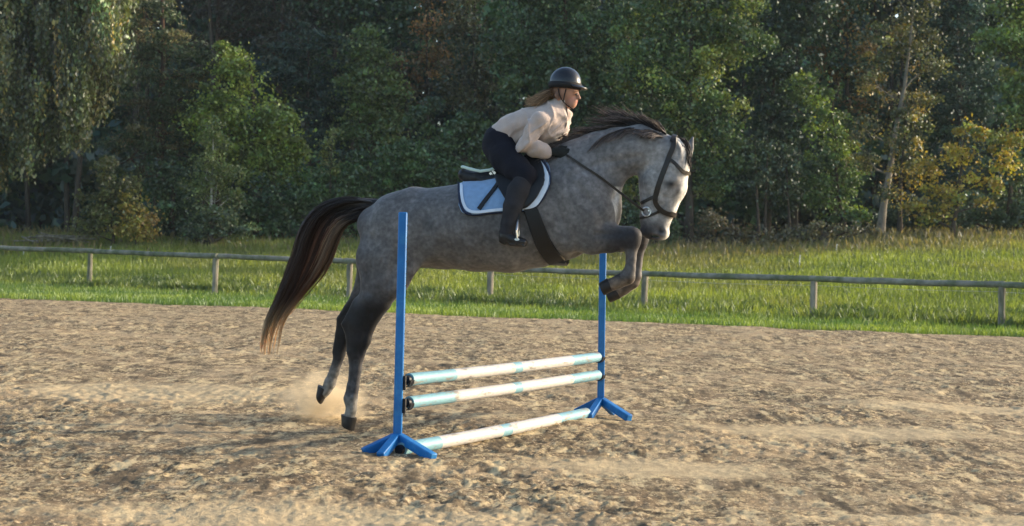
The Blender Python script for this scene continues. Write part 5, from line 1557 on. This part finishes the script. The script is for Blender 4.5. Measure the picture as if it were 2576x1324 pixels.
def pole_material(bands, seed):
    """white pole with pale mint bands, scuffed; runs along local X in metres"""
    m = bpy.data.materials.new('painted_pole'); m.use_nodes = True
    t = m.node_tree; N = t.nodes; K = t.links; p = N['Principled BSDF']
    tc = N.new('ShaderNodeTexCoord'); sx = N.new('ShaderNodeSeparateXYZ'); K.new(tc.outputs['Object'], sx.inputs[0])
    cur = None
    for a, b_ in bands:
        g1 = N.new('ShaderNodeMath'); g1.operation = 'GREATER_THAN'; g1.inputs[1].default_value = a; K.new(sx.outputs[0], g1.inputs[0])
        g2 = N.new('ShaderNodeMath'); g2.operation = 'LESS_THAN'; g2.inputs[1].default_value = b_; K.new(sx.outputs[0], g2.inputs[0])
        mm = N.new('ShaderNodeMath'); mm.operation = 'MULTIPLY'; K.new(g1.outputs[0], mm.inputs[0]); K.new(g2.outputs[0], mm.inputs[1])
        if cur is None: cur = mm.outputs[0]
        else:
            ad = N.new('ShaderNodeMath'); ad.operation = 'MAXIMUM'; K.new(cur, ad.inputs[0]); K.new(mm.outputs[0], ad.inputs[1]); cur = ad.outputs[0]
    mx = N.new('ShaderNodeMix'); mx.data_type = 'RGBA'; K.new(cur, mx.inputs[0]); mx.inputs[6].default_value = (.47, .455, .43, 1); mx.inputs[7].default_value = (.17, .34, .40, 1)
    mp = N.new('ShaderNodeMapping'); mp.inputs['Scale'].default_value = (1, 3.5, 3.5); mp.inputs['Location'].default_value = (seed, seed, 0); K.new(tc.outputs['Object'], mp.inputs[0])
    n = N.new('ShaderNodeTexNoise'); n.inputs['Scale'].default_value = 5.5; n.inputs['Detail'].default_value = 7; n.inputs['Roughness'].default_value = .65; K.new(mp.outputs[0], n.inputs['Vector'])
    r = N.new('ShaderNodeMapRange'); r.inputs[1].default_value, r.inputs[2].default_value = .56, .64; K.new(n.outputs[0], r.inputs[0])
    m2 = N.new('ShaderNodeMix'); m2.data_type = 'RGBA'; K.new(r.outputs[0], m2.inputs[0]); K.new(mx.outputs[2], m2.inputs[6]); m2.inputs[7].default_value = (.23, .215, .19, 1)
    n2 = N.new('ShaderNodeTexNoise'); n2.inputs['Scale'].default_value = 30; n2.inputs['Detail'].default_value = 4; K.new(mp.outputs[0], n2.inputs['Vector'])
    r2 = N.new('ShaderNodeMapRange'); r2.inputs[1].default_value, r2.inputs[2].default_value, r2.inputs[3].default_value, r2.inputs[4].default_value = .3, .7, .85, 1.08; K.new(n2.outputs[0], r2.inputs[0])
    vm = N.new('ShaderNodeVectorMath'); vm.operation = 'SCALE'; K.new(m2.outputs[2], vm.inputs[0]); K.new(r2.outputs[0], vm.inputs['Scale'])
    K.new(vm.outputs[0], p.inputs['Base Color']); p.inputs['Roughness'].default_value = .55
    return m
def pole(a, b, r, label, bands, seed):
    d = b - a; L_ = np.linalg.norm(d); t = thing('jump_pole', a, label, 'pole', 'white and mint poles of the jump')
    X = d / L_; Yv = np.cross([0, 0, 1.0], X); Yv /= np.linalg.norm(Yv); Zv = np.cross(X, Yv)
    t.matrix_world = Matrix(((X[0], Yv[0], Zv[0], a[0]), (X[1], Yv[1], Zv[1], a[1]), (X[2], Yv[2], Zv[2], a[2]), (0, 0, 0, 1)))
    m = MB(); xs = np.linspace(.03, L_ - .03, 24)
    m.tube([(x, 0, -.006 * math.sin(math.pi * x / L_)) for x in xs], [r * (1 + .012 * rng.normal()) for _ in xs], 20)
    m.build('pole_body', pole_material([(u * L_, v * L_) for u, v in bands], seed), t)
    for x0, x1 in ((0, .035), (L_ - .035, L_)):
        m = MB(); m.tube([(x0, 0, 0), ((x0 + x1) / 2, 0, 0), (x1, 0, 0)], [r * .66, r * .74, r * .7], 20); m.build('end_cap', black_p, t)
    return t
def on_stand(Sd, x, y, off):
    p = at_y(x, y, Sd[1][1]); return p + off
dirp = (farS[1] - nearS[1]) / pole_len
for (y0, y1, lab, sd) in [(957, 899, 'upper white and mint pole resting in the cups of the jump', 1.0), (1015, 944, 'lower white and mint pole resting in the cups of the jump', 4.0)]:
    a = at_y(1022, y0 - 1, nearS[1][1] + .03); b = at_y(1507, y1 - 1, farS[1][1] - .03)
    pole(a, b, .039, lab, [(0, .20), (.815, 1.0), (.485, .525)], sd)
    for Sd, q in ((nearS, a), (farS, b)):
        # cup holding the pole end: backplate on the post and a curved cradle
        sgn = 1 if Sd is nearS else -1
        c = q.copy(); m = MB()
        V, Fs, n = [], [], 9
        for t_ in (0, 1):
            for j in range(n):
                th = math.pi + math.pi * j / (n - 1)
                for rr in (.043, .048):
                    side = np.cross(dirp, [0, 0, 1.0])
                    V.append(c + sgn * dirp * (.045 * t_ - .022) + side * math.cos(th) * rr + np.array([0, 0, math.sin(th) * rr]))
        for j in range(n - 1):
            a0 = 2 * j; b0 = 2 * n + 2 * j
            Fs += [(a0, a0 + 2, b0 + 2, b0), (a0 + 1, a0 + 3, b0 + 3, b0 + 1), (a0, a0 + 1, a0 + 3, a0 + 2), (b0, b0 + 1, b0 + 3, b0 + 2)]
        Fs += [(0, 1, 2 * n + 1, 2 * n), (2 * n - 2, 2 * n - 1, 4 * n - 1, 4 * n - 2)]
        m.add(V, Fs)
        pc = np.array([c[0], c[1], c[2]]) - sgn * dirp * .038
        side = np.cross(dirp, [0, 0, 1.0]); 
        V = [pc + sgn * dirp * k + side * s_ * .034 + np.array([0, 0, z]) for k in (-.012, 0) for s_, z in ((-.75, -.06), (.75, -.06), (.75, .03), (-.75, .03))]
        m.add(V, [(0, 1, 2, 3), (4, 5, 6, 7), (0, 1, 5, 4), (1, 2, 6, 5), (2, 3, 7, 6), (3, 0, 4, 7)])
        m.build('pole_cup', black_p, Sd[0], Sd[1])
a = ground(1002, 1148); b = ground(1478, 1052)
pole(a + [0, 0, .038], b + [0, 0, .040], .043, 'white and mint ground pole lying on the sand under the jump', [(0, .17), (.80, 1.0), (.47, .52)], 8.0)

# ================================================================== DUST
def dust():
    m = bpy.data.materials.new('sand_dust'); m.use_nodes = True
    t = m.node_tree; N = t.nodes; K = t.links
    N.remove(N['Principled BSDF'])
    v = N.new('ShaderNodeVolumePrincipled'); v.inputs['Color'].default_value = (.95, .82, .60, 1); v.inputs['Anisotropy'].default_value = .2
    tc = N.new('ShaderNodeTexCoord')
    ln = N.new('ShaderNodeVectorMath'); ln.operation = 'LENGTH'; K.new(tc.outputs['Object'], ln.inputs[0])
    fo = N.new('ShaderNodeMapRange'); fo.inputs[1].default_value, fo.inputs[2].default_value, fo.inputs[3].default_value, fo.inputs[4].default_value = .15, 1.0, 1.0, 0.0
    K.new(ln.outputs['Value'], fo.inputs[0])
    n = N.new('ShaderNodeTexNoise'); n.inputs['Scale'].default_value = 2.6; n.inputs['Detail'].default_value = 5; K.new(tc.outputs['Object'], n.inputs['Vector'])
    r = N.new('ShaderNodeMapRange'); r.inputs[1].default_value, r.inputs[2].default_value = .40, .60; K.new(n.outputs[0], r.inputs[0])
    a = N.new('ShaderNodeMath'); a.operation = 'MULTIPLY'; K.new(fo.outputs[0], a.inputs[0]); K.new(r.outputs[0], a.inputs[1])
    b = N.new('ShaderNodeMath'); b.operation = 'MULTIPLY'; b.inputs[1].default_value = 15.0; K.new(a.outputs[0], b.inputs[0])
    K.new(b.outputs[0], v.inputs['Density']); K.new(v.outputs[0], N['Material Output'].inputs['Volume'])
    bm = bmesh.new(); bmesh.ops.create_icosphere(bm, subdivisions=3, radius=1.0)
    me = bpy.data.meshes.new('dust_cloud'); bm.to_mesh(me); bm.free()
    o = link('dust_cloud', me, m); o.location = Wp(818, 1014, -.42); o.scale = (.36, .26, .27)
    tag(o, 'puff of pale sand dust thrown up behind the hind hooves', None, kind='stuff')
dust()
# ================================================================== AIR
hm = bpy.data.materials.new('thin_haze'); hm.use_nodes = True
hm.node_tree.nodes.remove(hm.node_tree.nodes['Principled BSDF'])
_hv = hm.node_tree.nodes.new('ShaderNodeVolumePrincipled'); _hv.inputs['Color'].default_value = (.72, .86, 1.0, 1); _hv.inputs['Density'].default_value = .00022
hm.node_tree.links.new(_hv.outputs[0], hm.node_tree.nodes['Material Output'].inputs['Volume'])
m = MB(); a, b = np.array([-110, -25, -1.4]), np.array([110, 135, 27.0])
m.add([(x, y, z) for x in (a[0], b[0]) for y in (a[1], b[1]) for z in (a[2], b[2])], [(0, 1, 3, 2), (4, 6, 7, 5), (0, 4, 5, 1), (2, 3, 7, 6), (0, 2, 6, 4), (1, 5, 7, 3)])
tag(m.build('haze', hm, smooth=False), kind='stuff')
